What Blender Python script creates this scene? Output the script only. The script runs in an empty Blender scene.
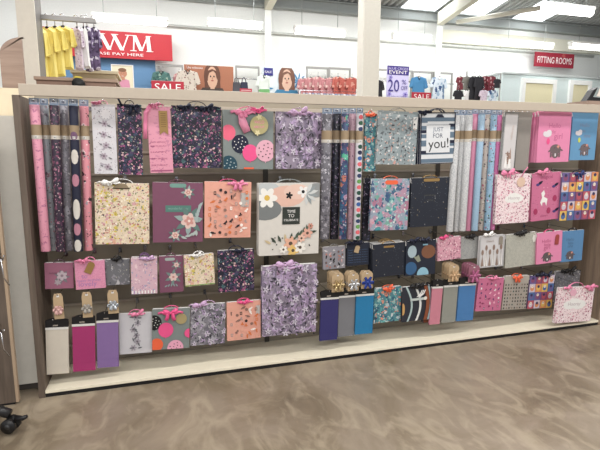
import bpy, bmesh, math, random
from mathutils import Vector, Matrix
R = random.Random(7)
scene = bpy.context.scene
C = scene.collection
PI = math.pi

# ------------------------------------------------------------------ camera
YAW, PITCH, ROLL, DIST, CAMH, F = 0.29029, 0.16005, 0.0026, 2.5095, 1.25, 475.0
cy_, sy_, cp_, sp_ = math.cos(YAW), math.sin(YAW), math.cos(PITCH), math.sin(PITCH)
FW = Vector((sy_*cp_, cy_*cp_, -sp_)); RT0 = Vector((cy_, -sy_, 0)); UP0 = RT0.cross(FW)
RT = RT0*math.cos(ROLL) + UP0*math.sin(ROLL); UP = -RT0*math.sin(ROLL) + UP0*math.cos(ROLL)
CAM = Vector((0, -DIST, CAMH))
cd = bpy.data.cameras.new('camera'); cam = bpy.data.objects.new('camera', cd); C.objects.link(cam)
m = Matrix((RT, UP, -FW)).transposed().to_4x4(); m.translation = CAM
cam.matrix_world = m
cd.sensor_width = 36; cd.lens = F/600*36; cd.clip_start = 0.05; cd.clip_end = 100
scene.camera = cam

def P(px, py, Y):
    """point of the plane y = Y that the photo shows at pixel px, py"""
    d = FW + RT*((px-300)/F) - UP*((py-225)/F)
    return CAM + d*((Y-CAM.y)/d.y)

# ------------------------------------------------------------------ materials
def lin(h):
    h = h.lstrip('#'); v = [int(h[i:i+2], 16)/255 for i in (0, 2, 4)]
    g_ = (v[0]+v[1]+v[2])/3; v = [c+(g_-c)*.10 for c in v]
    return tuple(c/12.92 if c <= .04045 else ((c+.055)/1.055)**2.4 for c in v) + (1,)
MATS = {}
def newmat(name, rough=.6, metal=0, spec=.5):
    mt = bpy.data.materials.new(name); mt.use_nodes = True
    nt = mt.node_tree; b = nt.nodes['Principled BSDF']
    b.inputs['Roughness'].default_value = rough; b.inputs['Metallic'].default_value = metal
    b.inputs['Specular IOR Level'].default_value = spec
    return mt, nt, b
def flat(hexc, rough=.6, metal=0, spec=.4, emit=None):
    k = ('f', hexc, rough, metal, emit)
    if k in MATS: return MATS[k]
    mt, nt, b = newmat('paint_'+hexc.strip('#'), rough, metal, spec)
    n = nt.nodes.new('ShaderNodeTexNoise'); n.inputs['Scale'].default_value = 35; n.inputs['Detail'].default_value = 3
    tc = nt.nodes.new('ShaderNodeTexCoord'); nt.links.new(tc.outputs['Object'], n.inputs['Vector'])
    mx = nt.nodes.new('ShaderNodeMix'); mx.data_type = 'RGBA'
    c = lin(hexc); mx.inputs[6].default_value = tuple(x*.93 for x in c[:3])+(1,); mx.inputs[7].default_value = tuple(min(1, x*1.05) for x in c[:3])+(1,)
    nt.links.new(n.outputs['Fac'], mx.inputs[0]); nt.links.new(mx.outputs[2], b.inputs['Base Color'])
    if emit:
        b.inputs['Emission Color'].default_value = c; b.inputs['Emission Strength'].default_value = emit
    MATS[k] = mt; return mt
def pattern(name, bg, layers, rough=.45, bump=0):
    """layers: (scale, threshold, [colours], warp, (sx, sz), rot)"""
    if name in MATS: return MATS[name]
    mt, nt, b = newmat(name, rough); N = nt.nodes; L = nt.links
    tc = N.new('ShaderNodeTexCoord')
    rgb = N.new('ShaderNodeRGB'); rgb.outputs[0].default_value = lin(bg); prev = rgb.outputs[0]
    for i, ly in enumerate(layers):
        sc, thr, cols, warp, st, rot = (list(ly) + [None]*6)[:6]
        warp = warp or 0; st = st or (1, 1); rot = rot or 0
        mp = N.new('ShaderNodeMapping'); mp.inputs['Location'].default_value = (i*1.37+.2, i*.73, i*2.1)
        mp.inputs['Rotation'].default_value = (0, rot, 0)
        L.new(tc.outputs['Object'], mp.inputs['Vector'])
        nz = N.new('ShaderNodeTexNoise'); nz.inputs['Scale'].default_value = sc*1.3; nz.inputs['Detail'].default_value = 2
        L.new(mp.outputs[0], nz.inputs['Vector'])
        va = N.new('ShaderNodeVectorMath'); va.operation = 'MULTIPLY_ADD'
        L.new(nz.outputs['Color'], va.inputs[0]); va.inputs[1].default_value = (warp/sc,)*3; L.new(mp.outputs[0], va.inputs[2])
        mp2 = N.new('ShaderNodeMapping'); mp2.inputs['Scale'].default_value = (st[0], 1, st[1]); L.new(va.outputs[0], mp2.inputs['Vector'])
        vo = N.new('ShaderNodeTexVoronoi'); vo.inputs['Scale'].default_value = sc; L.new(mp2.outputs[0], vo.inputs['Vector'])
        lt = N.new('ShaderNodeMath'); lt.operation = 'LESS_THAN'; lt.inputs[1].default_value = thr; L.new(vo.outputs['Distance'], lt.inputs[0])
        sp = N.new('ShaderNodeSeparateColor'); L.new(vo.outputs['Color'], sp.inputs[0])
        cr = N.new('ShaderNodeValToRGB'); cr.color_ramp.interpolation = 'CONSTANT'
        el = cr.color_ramp.elements
        while len(el) < len(cols): el.new(.5)
        while len(el) > max(1, len(cols)): el.remove(el[-1])
        for j, c in enumerate(cols): el[j].position = j/len(cols); el[j].color = lin(c)
        L.new(sp.outputs[0], cr.inputs[0])
        mx = N.new('ShaderNodeMix'); mx.data_type = 'RGBA'
        L.new(lt.outputs[0], mx.inputs[0]); L.new(prev, mx.inputs[6]); L.new(cr.outputs[0], mx.inputs[7]); prev = mx.outputs[2]
    L.new(prev, b.inputs['Base Color'])
    MATS[name] = mt; return mt
def glitter(name, a, c, scale=420, rough=.35):
    return pattern(name, a, [(scale, .5, [a, c, c, a, c]), (scale*.5, .22, [c])], rough)
def wood(name, a, c, axis='z', rough=.55):
    if name in MATS: return MATS[name]
    mt, nt, b = newmat(name, rough); N = nt.nodes; L = nt.links
    tc = N.new('ShaderNodeTexCoord'); mp = N.new('ShaderNodeMapping')
    mp.inputs['Scale'].default_value = {'z': (14, 14, .8), 'x': (.8, 14, 14), 'y': (14, .8, 14)}[axis]
    L.new(tc.outputs['Object'], mp.inputs[0])
    n = N.new('ShaderNodeTexNoise'); n.inputs['Scale'].default_value = 3; n.inputs['Detail'].default_value = 6; n.inputs['Roughness'].default_value = .65
    L.new(mp.outputs[0], n.inputs['Vector'])
    cr = N.new('ShaderNodeValToRGB'); cr.color_ramp.elements[0].position = .3; cr.color_ramp.elements[1].position = .7
    cr.color_ramp.elements[0].color = lin(a); cr.color_ramp.elements[1].color = lin(c)
    L.new(n.outputs['Fac'], cr.inputs[0]); L.new(cr.outputs[0], b.inputs['Base Color'])
    MATS[name] = mt; return mt

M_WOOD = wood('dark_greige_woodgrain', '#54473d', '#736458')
M_WOODR = wood('woodgrain_lit_copy', '#7d6a5a', '#a08a76')  # lighter copy for the right side panel, its brighter light painted into the wood
M_WOODX = wood('light_woodgrain', '#8d7465', '#ab9181', 'x')
M_CREAM = flat('#d8d0c0', .5)
M_DECK = flat('#efe6cf', .38)
M_HEAD = flat('#b9ac9c', .5)
M_BACK = flat('#a09583', .5)
M_CHROME = flat('#c9c9cc', .22, 1)
M_DARK = flat('#18171a', .5)
M_NAVY = flat('#141a35', .5)
M_WHITE = flat('#e8e6e4', .5)
M_KRAFT = flat('#bda27e', .75)
M_GOLD = flat('#b8925a', .3, .7)
M_PINKR = flat('#e87fa6', .35)
M_HOTPINK = flat('#ee4f8b', .35)
M_LILACR = flat('#c9a3cc', .35)
M_ORANGE = flat('#f0623c', .4)
M_CLEAR = flat('#9fb0c6', .15)

DARKFL = pattern('navy_ground_berry_floral', '#1b1b30', [(38, .44, ['#6d3a60', '#8c4a70', '#34405a', '#2b2a4a', '#3c6066', '#4a3a5c'], 1.8), (64, .32, ['#c77f9d', '#a6527e', '#26243c', '#d9b7b4', '#6b7f6e', '#3a3356'], 1.4), (120, .22, ['#e0c4c4', '#201e36', '#8a5a90'], 1)])
DARKFL2 = pattern('plum_ground_ditsy_floral', '#33283a', [(55, .38, ['#7d4460', '#54304d', '#a87088', '#3a2c44', '#6a5a5f'], 1.4), (90, .24, ['#e2cbc9', '#8d4d6c', '#3b2d40', '#c48a9c'], .8)])
LILACFL = pattern('lilac_grey_lily_floral', '#8f8296', [(26, .5, ['#a890b4', '#7c7088', '#9c90a4', '#6f6678', '#b9a2c4'], 2.4, (1, .35)), (46, .34, ['#c9bfd2', '#6a6074', '#a795b8'], 2.0, (1, .4)), (60, .2, ['#33313a', '#d9d5de', '#94889c', '#4a4652'], 1.8, (1, .45), .4)])
LILACGREY = pattern('silver_grey_lily_floral', '#827f88', [(28, .46, ['#95929c', '#6c6974', '#aba8b2'], 2.2, (1, .4)), (55, .26, ['#3b3a42', '#c8c6cc', '#6d6a74', '#a8a0b0'], 1.9, (1, .5), .5)])
POSY = pattern('white_ground_grey_posies', '#cfccd2', [
    (26, .24, ['#b3a9b4', '#c6c2c9', '#a8a0ab'], 1.8), (95, .2, ['#5c5560', '#8a7684', '#cfccd2', '#b58a9b', '#6b6b70'], 1.0)])
YELLOWFL = pattern('cream_ground_spring_ditsy', '#dcc9ae', [(46, .4, ['#d9a58c', '#ead9b8', '#c9b54a', '#cf9aa0', '#e6cfc0', '#a8a070'], 1.6), (74, .32, ['#4a4450', '#e0c24a', '#b5646a', '#f2e8d6', '#7f8a58', '#8a5f50', '#d98a7c'], 1.2), (110, .2, ['#2f2c3a', '#efe6d6', '#b08a3a', '#3f5a6d'], .8)])
PINKDITSY = pattern('pink_white_berry_ditsy', '#ead4d8', [(62, .36, ['#8f3f5f', '#d98aa4', '#f1e4e6', '#b05878', '#c98a9c'], 1.3), (105, .26, ['#6d2f4a', '#f4ecec', '#c06a88', '#4f3a48'], .8)])
LILACPINK = pattern('pink_lilac_meadow', '#cfa9b7', [
    (48, .35, ['#b592b8', '#e0c3c9', '#9f9bb8', '#d4a0b4'], 1.6), (90, .22, ['#7e7494', '#e8dadd', '#a86f92'], 1.0)])
TEALORN = pattern('teal_pink_baubles', '#8f9cae', [(28, .56, ['#3f8f99', '#a8708a', '#6fa6a8', '#b08aa0', '#3d5a80', '#6fa398', '#c4a0ae'], .9), (44, .34, ['#a9ccc8', '#2b4f78', '#2f7c88', '#c990a4', '#e0dcdc'], .8), (90, .2, ['#d3726c', '#dfe8e6', '#2a3c64', '#3aa49a'], .5)])
TEALFL = pattern('teal_coral_jungle', '#45808c', [(40, .46, ['#57a3a2', '#c7cdd0', '#255a76', '#d98a72', '#8fb9b4', '#1c3f5c', '#a8b8c0'], 1.8), (70, .28, ['#e9e0dc', '#c9665a', '#1d4b66', '#7fc0b0'], 1.2)])
CRITTER = pattern('grey_ground_woodland_critters', '#8e9ba0', [(38, .3, ['#c9968c', '#4a4d54', '#d4d6d6', '#d9b3a6', '#5d6468', '#b5bdc0'], 1.6), (70, .2, ['#2a2c33', '#d8d4d2', '#8a6a66', '#8e9ba0'], 1.1)])
STARRY = pattern('navy_ground_small_stars', '#1b2130', [(60, .13, ['#d8d9dc', '#1b2130', '#6d7d94', '#c9b58a'], 0), (110, .09, ['#aeb4c0', '#1b2130'], 0)])
GREYROLL = pattern('grey_ground_mauve_buds', '#8e929a', [(40, .36, ['#5b4b5c', '#b9bcc4', '#77525f', '#7c8088'], 1.2), (80, .27, ['#3d3944', '#8e929a', '#a8626f'], .6)])
GREYSTAR = pattern('charcoal_grey_silver_leaf', '#6f6d76', [(40, .4, ['#8d8a96', '#4d4a56', '#a9a6b0'], 1.6), (60, .27, ['#cfccd6', '#6f6d76', '#3c3944'], 1.2)])
PINKSCRIPT = pattern('pink_ground_tiny_script', '#dd92a9', [(48, .3, ['#b3688a', '#dd92a9', '#c87f9b'], 1.2, (.4, 1.3)), (100, .26, ['#c06f90', '#dd92a9'], 1)])
PINKDOG = pattern('pink_ground_dogs', '#dd8b98', [(34, .33, ['#3b2630', '#e6c9cc', '#9d98a0', '#dd8b98'], 1.4), (70, .25, ['#46303a', '#dd8b98', '#efdcdc'], .8)])
DARKROLL = pattern('ink_ground_dotted_rows', '#1d1e2c', [(60, .34, ['#4a4c66', '#2b2d40', '#7f6a86'], .6), (100, .24, ['#a9a2b8', '#1d1e2c', '#1d1e2c'], .3)])
MULTIROLL = pattern('teal_navy_feather_mix', '#384a72', [(28, .5, ['#4fb08f', '#2b3560', '#a98aa6', '#3c6f96', '#c4745f'], 1.4), (70, .3, ['#c9cfd8', '#1f274a', '#2fa487', '#b5687c'], 1)])
PINKSPECK = pattern('dusty_pink_speckle', '#b894a4', [(55, .2, ['#4a3c56', '#dcc2cc', '#8a6078'], .8), (110, .13, ['#3c3346', '#b894a4'], .4)])
WHITEGLIT = glitter('white_glitter_wrap', '#cfd0d2', '#a9adb3', 240)
PINKPLAIN = glitter('pink_fine_glitter_wrap', '#dc8fae', '#cf7c9e', 300)
BLUEPLAIN = glitter('pale_blue_fine_wrap', '#9cbcd6', '#8aaccb', 300)
DOTMIX = pattern('cream_ground_leopard_dots', '#c4b8b0', [(48, .36, ['#3a3340', '#a8506c', '#5a7f6c', '#d8ccc4', '#6a5a70'], .9), (95, .24, ['#2c2834', '#c9bfb8', '#8a4a5c'], .5)])
BLUEMIX = pattern('pale_blue_ground_animals', '#8fb3cf', [(55, .3, ['#2f5f4e', '#3a3344', '#c05a80', '#dfe6ea', '#8fb3cf'], 1.0), (110, .2, ['#2c2834', '#8fb3cf', '#4f9f78'], .5)])
PINKMIX = pattern('magenta_ground_small_icons', '#d070a8', [(60, .26, ['#8c3a7c', '#e8b3d0', '#d070a8'], .9)])
PINKGLIT = pattern('rose_glitter', '#cf98a8', [(90, .38, ['#b55e80', '#f0d6dc', '#7f3556', '#d88aa4'], .8)])
SILVERGL = glitter('silver_glitter', '#a3a4a2', '#85878a', 260)
CHAMPGL = glitter('champagne_glitter', '#b4b3a8', '#96968e', 260)
GREYFL = pattern('grey_ground_white_blooms', '#6a6a70', [(36, .3, ['#b6b3b6', '#8a8890', '#4c4c55'], 1.7), (65, .2, ['#26262c', '#c9c2b0', '#9b8f9c'], 1.2)])
MAUVE = flat('#7d4a63', .45)
PINKUNI = pattern('rose_pink_unicorn_ground', '#c9698f', [(60, .17, ['#e59ab8', '#a8466f', '#8c3f6c', '#c9698f'], .9), (100, .12, ['#5c2f52', '#f0c6d6', '#c9698f'], .6)])
NAVYPLAIN = flat('#1f2536', .5)

# ------------------------------------------------------------------ mesh helpers
class MB:
    def __init__(s): s.v = []; s.f = []; s.mi = []; s.mats = []; s.sm = []
    def m(s, mat):
        if mat not in s.mats: s.mats.append(mat)
        return s.mats.index(mat)
    def add(s, vs, fs, mat, smooth=False):
        o = len(s.v); s.v += [tuple(v) for v in vs]; k = s.m(mat)
        for f in fs: s.f.append([i+o for i in f]); s.mi.append(k); s.sm.append(smooth)
    def box(s, a, b, mat):
        x0, y0, z0 = a; x1, y1, z1 = b
        s.add([(x0,y0,z0),(x1,y0,z0),(x1,y1,z0),(x0,y1,z0),(x0,y0,z1),(x1,y0,z1),(x1,y1,z1),(x0,y1,z1)],
              [(0,3,2,1),(4,5,6,7),(0,1,5,4),(1,2,6,5),(2,3,7,6),(3,0,4,7)], mat)
    def tube(s, pts, r, mat, n=8, caps=True):
        pts = [Vector(p) for p in pts]; rs = r if isinstance(r, (list, tuple)) else [r]*len(pts)
        vs = []; fs = []; up = None
        for i, p in enumerate(pts):
            t = (pts[min(i+1, len(pts)-1)] - pts[max(i-1, 0)]).normalized()
            if up is None: up = Vector((0, 0, 1)) if abs(t.z) < .9 else Vector((1, 0, 0))
            a = t.cross(up)
            if a.length < 1e-4: a = t.orthogonal()
            a.normalize(); b = a.cross(t).normalized(); up = b
            for k in range(n):
                an = 2*PI*k/n; vs.append(p + (a*math.cos(an) + b*math.sin(an))*rs[i])
        for i in range(len(pts)-1):
            for k in range(n): fs.append((i*n+k, i*n+(k+1) % n, (i+1)*n+(k+1) % n, (i+1)*n+k))
        if caps: fs.append(tuple(range(n))[::-1]); fs.append(tuple((len(pts)-1)*n+k for k in range(n)))
        s.add(vs, fs, mat, True)
    def strip(s, pts, w, mat, side=None, th=.0008):
        """flat ribbon following pts, with a real thickness"""
        pts = [Vector(p) for p in pts]; ws = w if isinstance(w, (list, tuple)) else [w]*len(pts); vs = []; fs = []
        for i, p in enumerate(pts):
            t = (pts[min(i+1, len(pts)-1)] - pts[max(i-1, 0)]).normalized()
            sd = Vector(side) if side else t.cross(Vector((0, 1, 0)))
            if sd.length < 1e-4: sd = Vector((0, 0, 1))
            sd.normalize(); nn = t.cross(sd).normalized()*th*.5
            vs += [p-sd*ws[i]/2-nn, p+sd*ws[i]/2-nn, p+sd*ws[i]/2+nn, p-sd*ws[i]/2+nn]
        n = len(pts)
        for i in range(n-1):
            for k in range(4): fs.append((i*4+k, i*4+(k+1) % 4, i*4+4+(k+1) % 4, i*4+4+k))
        fs += [(0,3,2,1), ((n-1)*4, (n-1)*4+1, (n-1)*4+2, (n-1)*4+3)]
        s.add(vs, fs, mat, True)
    def prism(s, poly, y0, y1, mat):
        """outline in x,z extruded from y0 to y1"""
        n = len(poly); vs = [(x, y0, z) for x, z in poly] + [(x, y1, z) for x, z in poly]
        s.add(vs, [tuple(range(n)), tuple(range(n, 2*n))[::-1]] + [(i, i+n, (i+1) % n+n, (i+1) % n) for i in range(n)], mat)
    def flatpoly(s, poly, y, mat): s.add([(x, y, z) for x, z in poly], [tuple(range(len(poly)))], mat)
    def build(s, name, parent=None, loc=None, roty=0, rotz=0):
        me = bpy.data.meshes.new(name); me.from_pydata(s.v, [], s.f)
        for mt in s.mats: me.materials.append(mt)
        me.polygons.foreach_set('material_index', s.mi); me.polygons.foreach_set('use_smooth', s.sm)
        me.update()
        o = bpy.data.objects.new(name, me); C.objects.link(o); o.parent = parent
        if loc is not None: o.location = loc
        o.rotation_euler = (0, roty, rotz)
        return o
def bevel(o, w=.003, seg=2):
    md = o.modifiers.new('bevel', 'BEVEL'); md.width = w; md.segments = seg; md.limit_method = 'ANGLE'; return o
def thing(name, label, cat, loc=(0, 0, 0), roty=0, rotz=0, group=None):
    o = bpy.data.objects.new(name, None); o.empty_display_size = .05; C.objects.link(o)
    o.location = loc; o.rotation_euler = (0, roty, rotz); return tag(o, label, cat, group)
def tag(o, label, cat, group=None):
    o['label'] = label; o['category'] = cat
    if group: o['group'] = group
    return o
def struct(o): o['kind'] = 'structure'; return o
def copy_thing(o, loc, label, group):
    c = o.copy(); C.objects.link(c); c.location = loc; c['label'] = label; c['group'] = group
    for ch in o.children:
        d = ch.copy(); C.objects.link(d); d.parent = c
        for g in ch.children:
            e = g.copy(); C.objects.link(e); e.parent = d
    return c

# text as mesh outlines
_tc = {}
def text_tris(t):
    if t not in _tc:
        cu = bpy.data.curves.new('lettering', 'FONT'); cu.body = t; cu.size = 1; cu.align_x = 'CENTER'; cu.resolution_u = 3
        o = bpy.data.objects.new('lettering', cu); C.objects.link(o)
        dg = bpy.context.evaluated_depsgraph_get(); me = o.evaluated_get(dg).to_mesh()
        vs = [(v.co.x, v.co.y) for v in me.vertices]; fs = [tuple(p.vertices) for p in me.polygons]
        o.evaluated_get(dg).to_mesh_clear(); C.objects.unlink(o); bpy.data.objects.remove(o); bpy.data.curves.remove(cu)
        ys = [y for x, y in vs]; xs = [x for x, y in vs]
        _tc[t] = (vs, fs, min(xs), max(xs), min(ys), max(ys))
    return _tc[t]

class Deco:
    """printed shapes on the front face; x in -w/2..w/2, z in 0..h, fractions u, v (v from the top)"""
    def __init__(s, mb, w, h): s.mb = mb; s.w = w; s.h = h; s.k = 1
    def y(s): s.k += 1; return -.0004 - s.k*.00012
    def xz(s, u, v): return (u-.5)*s.w, (1-v)*s.h
    def clip(s, pts): return [(max(-s.w/2+.0005, min(s.w/2-.0005, x)), max(.0005, min(s.h-.0005, z))) for x, z in pts]
    def poly(s, pts, mat): s.mb.flatpoly(s.clip(pts), s.y(), mat)
    def ell(s, u, v, rx, rz, mat, rot=0, n=16):
        cx, cz = s.xz(u, v); rx *= s.w; rz *= s.w; c, q = math.cos(rot), math.sin(rot)
        s.poly([(cx+rx*math.cos(a)*c-rz*math.sin(a)*q, cz+rx*math.cos(a)*q+rz*math.sin(a)*c) for a in [2*PI*i/n for i in range(n)]], mat)
    def rect(s, u0, v0, u1, v1, mat):
        a = s.xz(u0, v1); b = s.xz(u1, v0); s.poly([(a[0], a[1]), (b[0], a[1]), (b[0], b[1]), (a[0], b[1])], mat)
    def pts(s, uv, mat): s.poly([s.xz(*p) for p in uv], mat)
    def flower(s, u, v, r, mat, n=5, cen=None, inner=.45):
        cx, cz = s.xz(u, v); r *= s.w; o = R.random()*6; p = []
        for i in range(n*6):
            a = o+2*PI*i/(n*6); rr = r*(inner+(1-inner)*abs(math.cos(n*(a-o)/2))); p.append((cx+rr*math.cos(a), cz+rr*math.sin(a)))
        s.poly(p, mat)
        if cen: s.ell(u, v, r/s.w*.28, r/s.w*.28, cen, n=8)
    def leaf(s, u, v, ln, ang, mat, fat=.3):
        cx, cz = s.xz(u, v); ln *= s.w; c, q = math.cos(ang), math.sin(ang)
        o = [(0, 0), (.3, fat*.5), (.65, fat*.45), (1, 0), (.65, -fat*.45), (.3, -fat*.5)]
        s.poly([(cx+(a*c-b*q)*ln, cz+(a*q+b*c)*ln) for a, b in o], mat)
    def text(s, t, u, v, wfrac, mat, hfrac=None, rot=0):
        vs, fs, x0, x1, y0, y1 = text_tris(t); k = wfrac*s.w/(x1-x0); kz = hfrac*s.h/(y1-y0) if hfrac else k
        cx, cz = s.xz(u, v); y = s.y(); c, q = math.cos(rot), math.sin(rot); out = []
        for x, z in vs:
            a = (x-(x0+x1)/2)*k; b = (z-(y0+y1)/2)*kz; out.append((cx+a*c-b*q, y, cz+a*q+b*c))
        s.mb.add(out, fs, mat)
    def slot(s, mat, u=.5, v=.07, wf=.3, hf=.045):
        cx, cz = s.xz(u, v); a = wf*s.w/2; r = hf*s.h/2
        s.poly([(cx+(a-r)*sg+r*math.cos(t), cz+r*math.sin(t)) for sg, rng in ((1, range(-3, 4)), (-1, range(3, 10))) for t in [i*PI/6 for i in rng]], mat)
    def balloon(s, u, v, r, mat, dots=None):
        s.ell(u, v, r, r*1.08, mat, n=20); x, z = s.xz(u, v); rr = r*s.w
        s.poly([(x-.003, z-rr*1.2), (x+.003, z-rr*1.2), (x, z-rr*1.0)], mat)
        if dots:
            for i in range(14):
                a = i*2.4; q = math.sqrt((i+.5)/14)*r*.85; s.ell(u+q*math.cos(a), v-q*math.sin(a)*s.w/s.h, r*.07, r*.07, dots, n=6)
    def elephant(s, u, v, k, mat, ear, wh):
        s.ell(u, v, k, k*.72, mat); s.ell(u, v+.13*k/.2, k*.6, k*.5, mat)
        s.ell(u+k*.1, v-.02, k*.5, k*.55, mat)
        for du in (-.8, -.3, .3, .75): s.rect(u+du*k-.12*k, v+.02, u+du*k+.16*k, v+k*.95, mat)
        s.leaf(u-k*.75, v+.01, k*.7, PI*1.15, mat, .35); s.leaf(u+k*.75, v, k*.7, -.35, mat, .35)
        s.flower(u+k*.45, v-k*.3, k*.28, ear, 4); s.rect(u-k*.12, v+k*.5, u+k*.12, v+k*.85, wh)
        s.ell(u-k*.15, v-k*.15, k*.07, k*.07, M_DARK, n=6)
    def icons(s, nx, nz, mats, r=.035, m=.06):
        for i in range(nx):
            for j in range(nz):
                u = m+(i+.5+R.uniform(-.15, .15))*(1-2*m)/nx; v = m+.05+(j+.5+R.uniform(-.15, .15)+(i % 2)*.3)*(1-2*m-.05)/nz
                if v > .95: continue
                mt = R.choice(mats); t = R.randrange(5); a = R.random()*6
                if t == 0: s.ell(u, v, r*.7, r*.7, mt, n=8)
                elif t == 1: s.leaf(u, v, r*2.2, a, mt, .45); s.ell(u, v, r*.35, r*.35, mt, n=6)
                elif t == 2: s.rect(u-r*.5, v-r*.6, u+r*.5, v+r*.6, mt); s.rect(u-r*.2, v-r*.3, u+r*.2, v+r*.3, mats[-1])
                elif t == 3: s.pts([(u-r, v+r*.4), (u-r*.2, v-r*.2), (u+r*.5, v-r*.9), (u+r*.9, v-r*.2), (u+r*.3, v+r*.2), (u+r*.3, v+r*.8)], mt)
                else: s.ell(u, v, r*.3, r*.9, mt, a, n=8); s.ell(u, v-r*.6, r*.4, r*.4, mt, n=6)

# ------------------------------------------------------------------ the gondola
XL, XR, DEP, HT = -.592, 2.99, .30, 1.538
g = thing('display_gondola', 'long beige slatwall gondola bay with greige side panels filled with gift bags', 'shop display', (XL, 0, 0))
def gp(name, boxes, mat, bev=0):
    mb = MB()
    for a, b in boxes: mb.box((a[0]-XL, a[1], a[2]), (b[0]-XL, b[1], b[2]), mat)
    o = mb.build(name, g)
    if bev: bevel(o, bev)
    return o
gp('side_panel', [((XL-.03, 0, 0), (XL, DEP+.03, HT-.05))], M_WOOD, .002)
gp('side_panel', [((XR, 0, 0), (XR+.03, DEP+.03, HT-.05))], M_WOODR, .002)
gp('back_panel', [((XL, DEP, .0), (XR, DEP+.03, HT-.004))], M_BACK)
gp('header_board', [((XL+.0, .0, HT-.052), (XR+.03, .022, HT))], M_HEAD, .002)
gp('top_rail', [((XL, DEP-.02, HT-.075), (XR, DEP-.0005, HT-.0555))], M_HEAD, .002)
gp('base_deck', [((XL, .0, .021), (XR, DEP-.0005, .036))], M_DECK, .0015)
gp('plinth', [((XL, .004, 0), (XR, .03, .0208))], M_DARK)
k = 0
for z in [.14, .26, .38, .50, .62, .74, .86, .98, 1.10, 1.22, 1.34]:
    gp('slot_rail', [((XL, DEP-.006, z), (XR, DEP-.0003, z+.012))], M_HEAD)
for x in (.62, 1.80): gp('upright_post', [((x-.015, DEP-.010, .036), (x+.015, DEP-.0062, HT-.08))], flat('#4a463f', .5))
HOOKS = []
def hook(x, z, yf):
    mb = MB(); x -= XL
    mb.tube([(x, DEP-.007, z), (x, yf+.01, z), (x, yf-.004, z+.004), (x, yf-.012, z+.012)], .0022, M_CHROME, 6)
    mb.box((x-.008, DEP-.012, z-.018), (x+.008, DEP-.0065, z+.012), M_CHROME)
    mb.build('display_hook', g)

# ------------------------------------------------------------------ bags
def frame(TL, TR, BL, Y):
    a, b, c = P(*TL, Y), P(*TR, Y), P(*BL, Y)
    w = (b-a).length; h = (a-c).length
    t1 = math.atan2((b-a).z, (b-a).x); t2 = math.atan2(-(a-c).x, (a-c).z); an = (t1+2*t2)/3
    ctr = (b+c)/2                      # middle of the face
    bot = ctr - Vector((-math.sin(an), 0, math.cos(an)))*h/2
    bot.y = Y
    return w, h, an, bot
def body_mesh(w, h, t, mat, side=None):
    mb = MB(); side = side or mat; g_ = min(.012, t*.45); tp = .94
    def ring(z, tk, ins=0):
        return [(-w/2+ins, ins, z), (w/2-ins, ins, z), (w/2-g_-ins, tk/2, z), (w/2-ins, tk-ins, z), (-w/2+ins, tk-ins, z), (-w/2+g_+ins, tk/2, z)]
    rs = [ring(0, t), ring(h*.5, t*.9), ring(h, t*.75), ring(h, t*.75, .0012), ring(h-.03, t*.7, .0015)]
    vs = [p for r_ in rs for p in r_]
    mb.add(vs, [(0, 1, 7, 6), (6, 7, 13, 12)] + [(3, 4, 10, 9), (9, 10, 16, 15)], mat)
    for i in range(2):
        o = i*6; mb.add(vs, [(o+1, o+2, o+8, o+7), (o+2, o+3, o+9, o+8), (o+4, o+5, o+11, o+10), (o+5, o, o+6, o+11)], side)
    mb.add(vs, [(5, 4, 3, 2, 1, 0)], side)
    o = 12; mb.add(vs, [(o+i, o+(i+1) % 6, o+6+(i+1) % 6, o+6+i) for i in range(6)] + [(18+i, 18+(i+1) % 6, 24+(i+1) % 6, 24+i) for i in range(6)] + [tuple(range(24, 30))], M_WHITE)
    return mb
def cord(parent, w, h, t, mat, rise, r=.0022, yy=None, sp=.2):
    for y in (.004, t*.75-.004) if yy is None else yy:
        mb = MB(); n = 10; pts = []
        for i in range(n+1):
            a = PI*i/n; pts.append((-math.cos(a)*w*sp, y+(t*.37-y)*math.sin(a)*.7, h-.012+(rise+.012)*math.sin(a)**.8))
        mb.tube(pts, r, mat, 6); mb.build('handle', parent)
def bow(parent, x, z, s, mat, y=-.008, tails=1.0, wd=.013, name='bow'):
    mb = MB(); sq = R.uniform(.85, 1.15)
    for sg in (-1, 1):
        up = R.uniform(.0, .22)*s*sg*sq; n = 14; rim = []; mid = []
        for i in range(n):
            a = 2*PI*i/n; q = (1-math.cos(a))/2
            px_ = x+sg*s*.55*q; pz_ = z+s*.26*math.sin(a)*(q**.5)+up*q+s*.1*q
            rim.append((px_, y, pz_)); mid.append((x+sg*s*.3+(px_-x-sg*s*.3)*.55, y-.008, z+s*.06+up*.5+(pz_-z-s*.06-up*.5)*.5))
        back = [(p[0], y+.004, p[2]) for p in rim]
        fs = []
        for i in range(n):
            j = (i+1) % n; fs += [(i, j, n+j, n+i), (i, 2*n+i, 2*n+j, j)]
        fs += [tuple(range(n, 2*n)), tuple(range(2*n, 3*n))]
        mb.add(rim+mid+back, fs, mat, True)
        L_ = s*tails; k = R.uniform(.7, 1.2)
        mb.strip([(x, y-.002, z), (x+sg*L_*.3*k, y-.008, z-L_*.2), (x+sg*L_*.34*k, y-.004, z-L_*.6*k), (x+sg*L_*.55*k, y-.008, z-L_*k)], [wd*.7, wd, wd*1.1, wd], mat)
        mb.strip([(x, y-.001, z), (x+sg*s*.35, y-.006, z-s*.08), (x+sg*s*.62, y-.003, z+s*.05*k), (x+sg*s*.85*k, y-.006, z-s*.03)], wd*.7, mat)
    mb.tube([(x-.006, y-.008, z), (x+.006, y-.008, z)], .007, mat, 8)
    return mb.build(name, parent)
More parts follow.
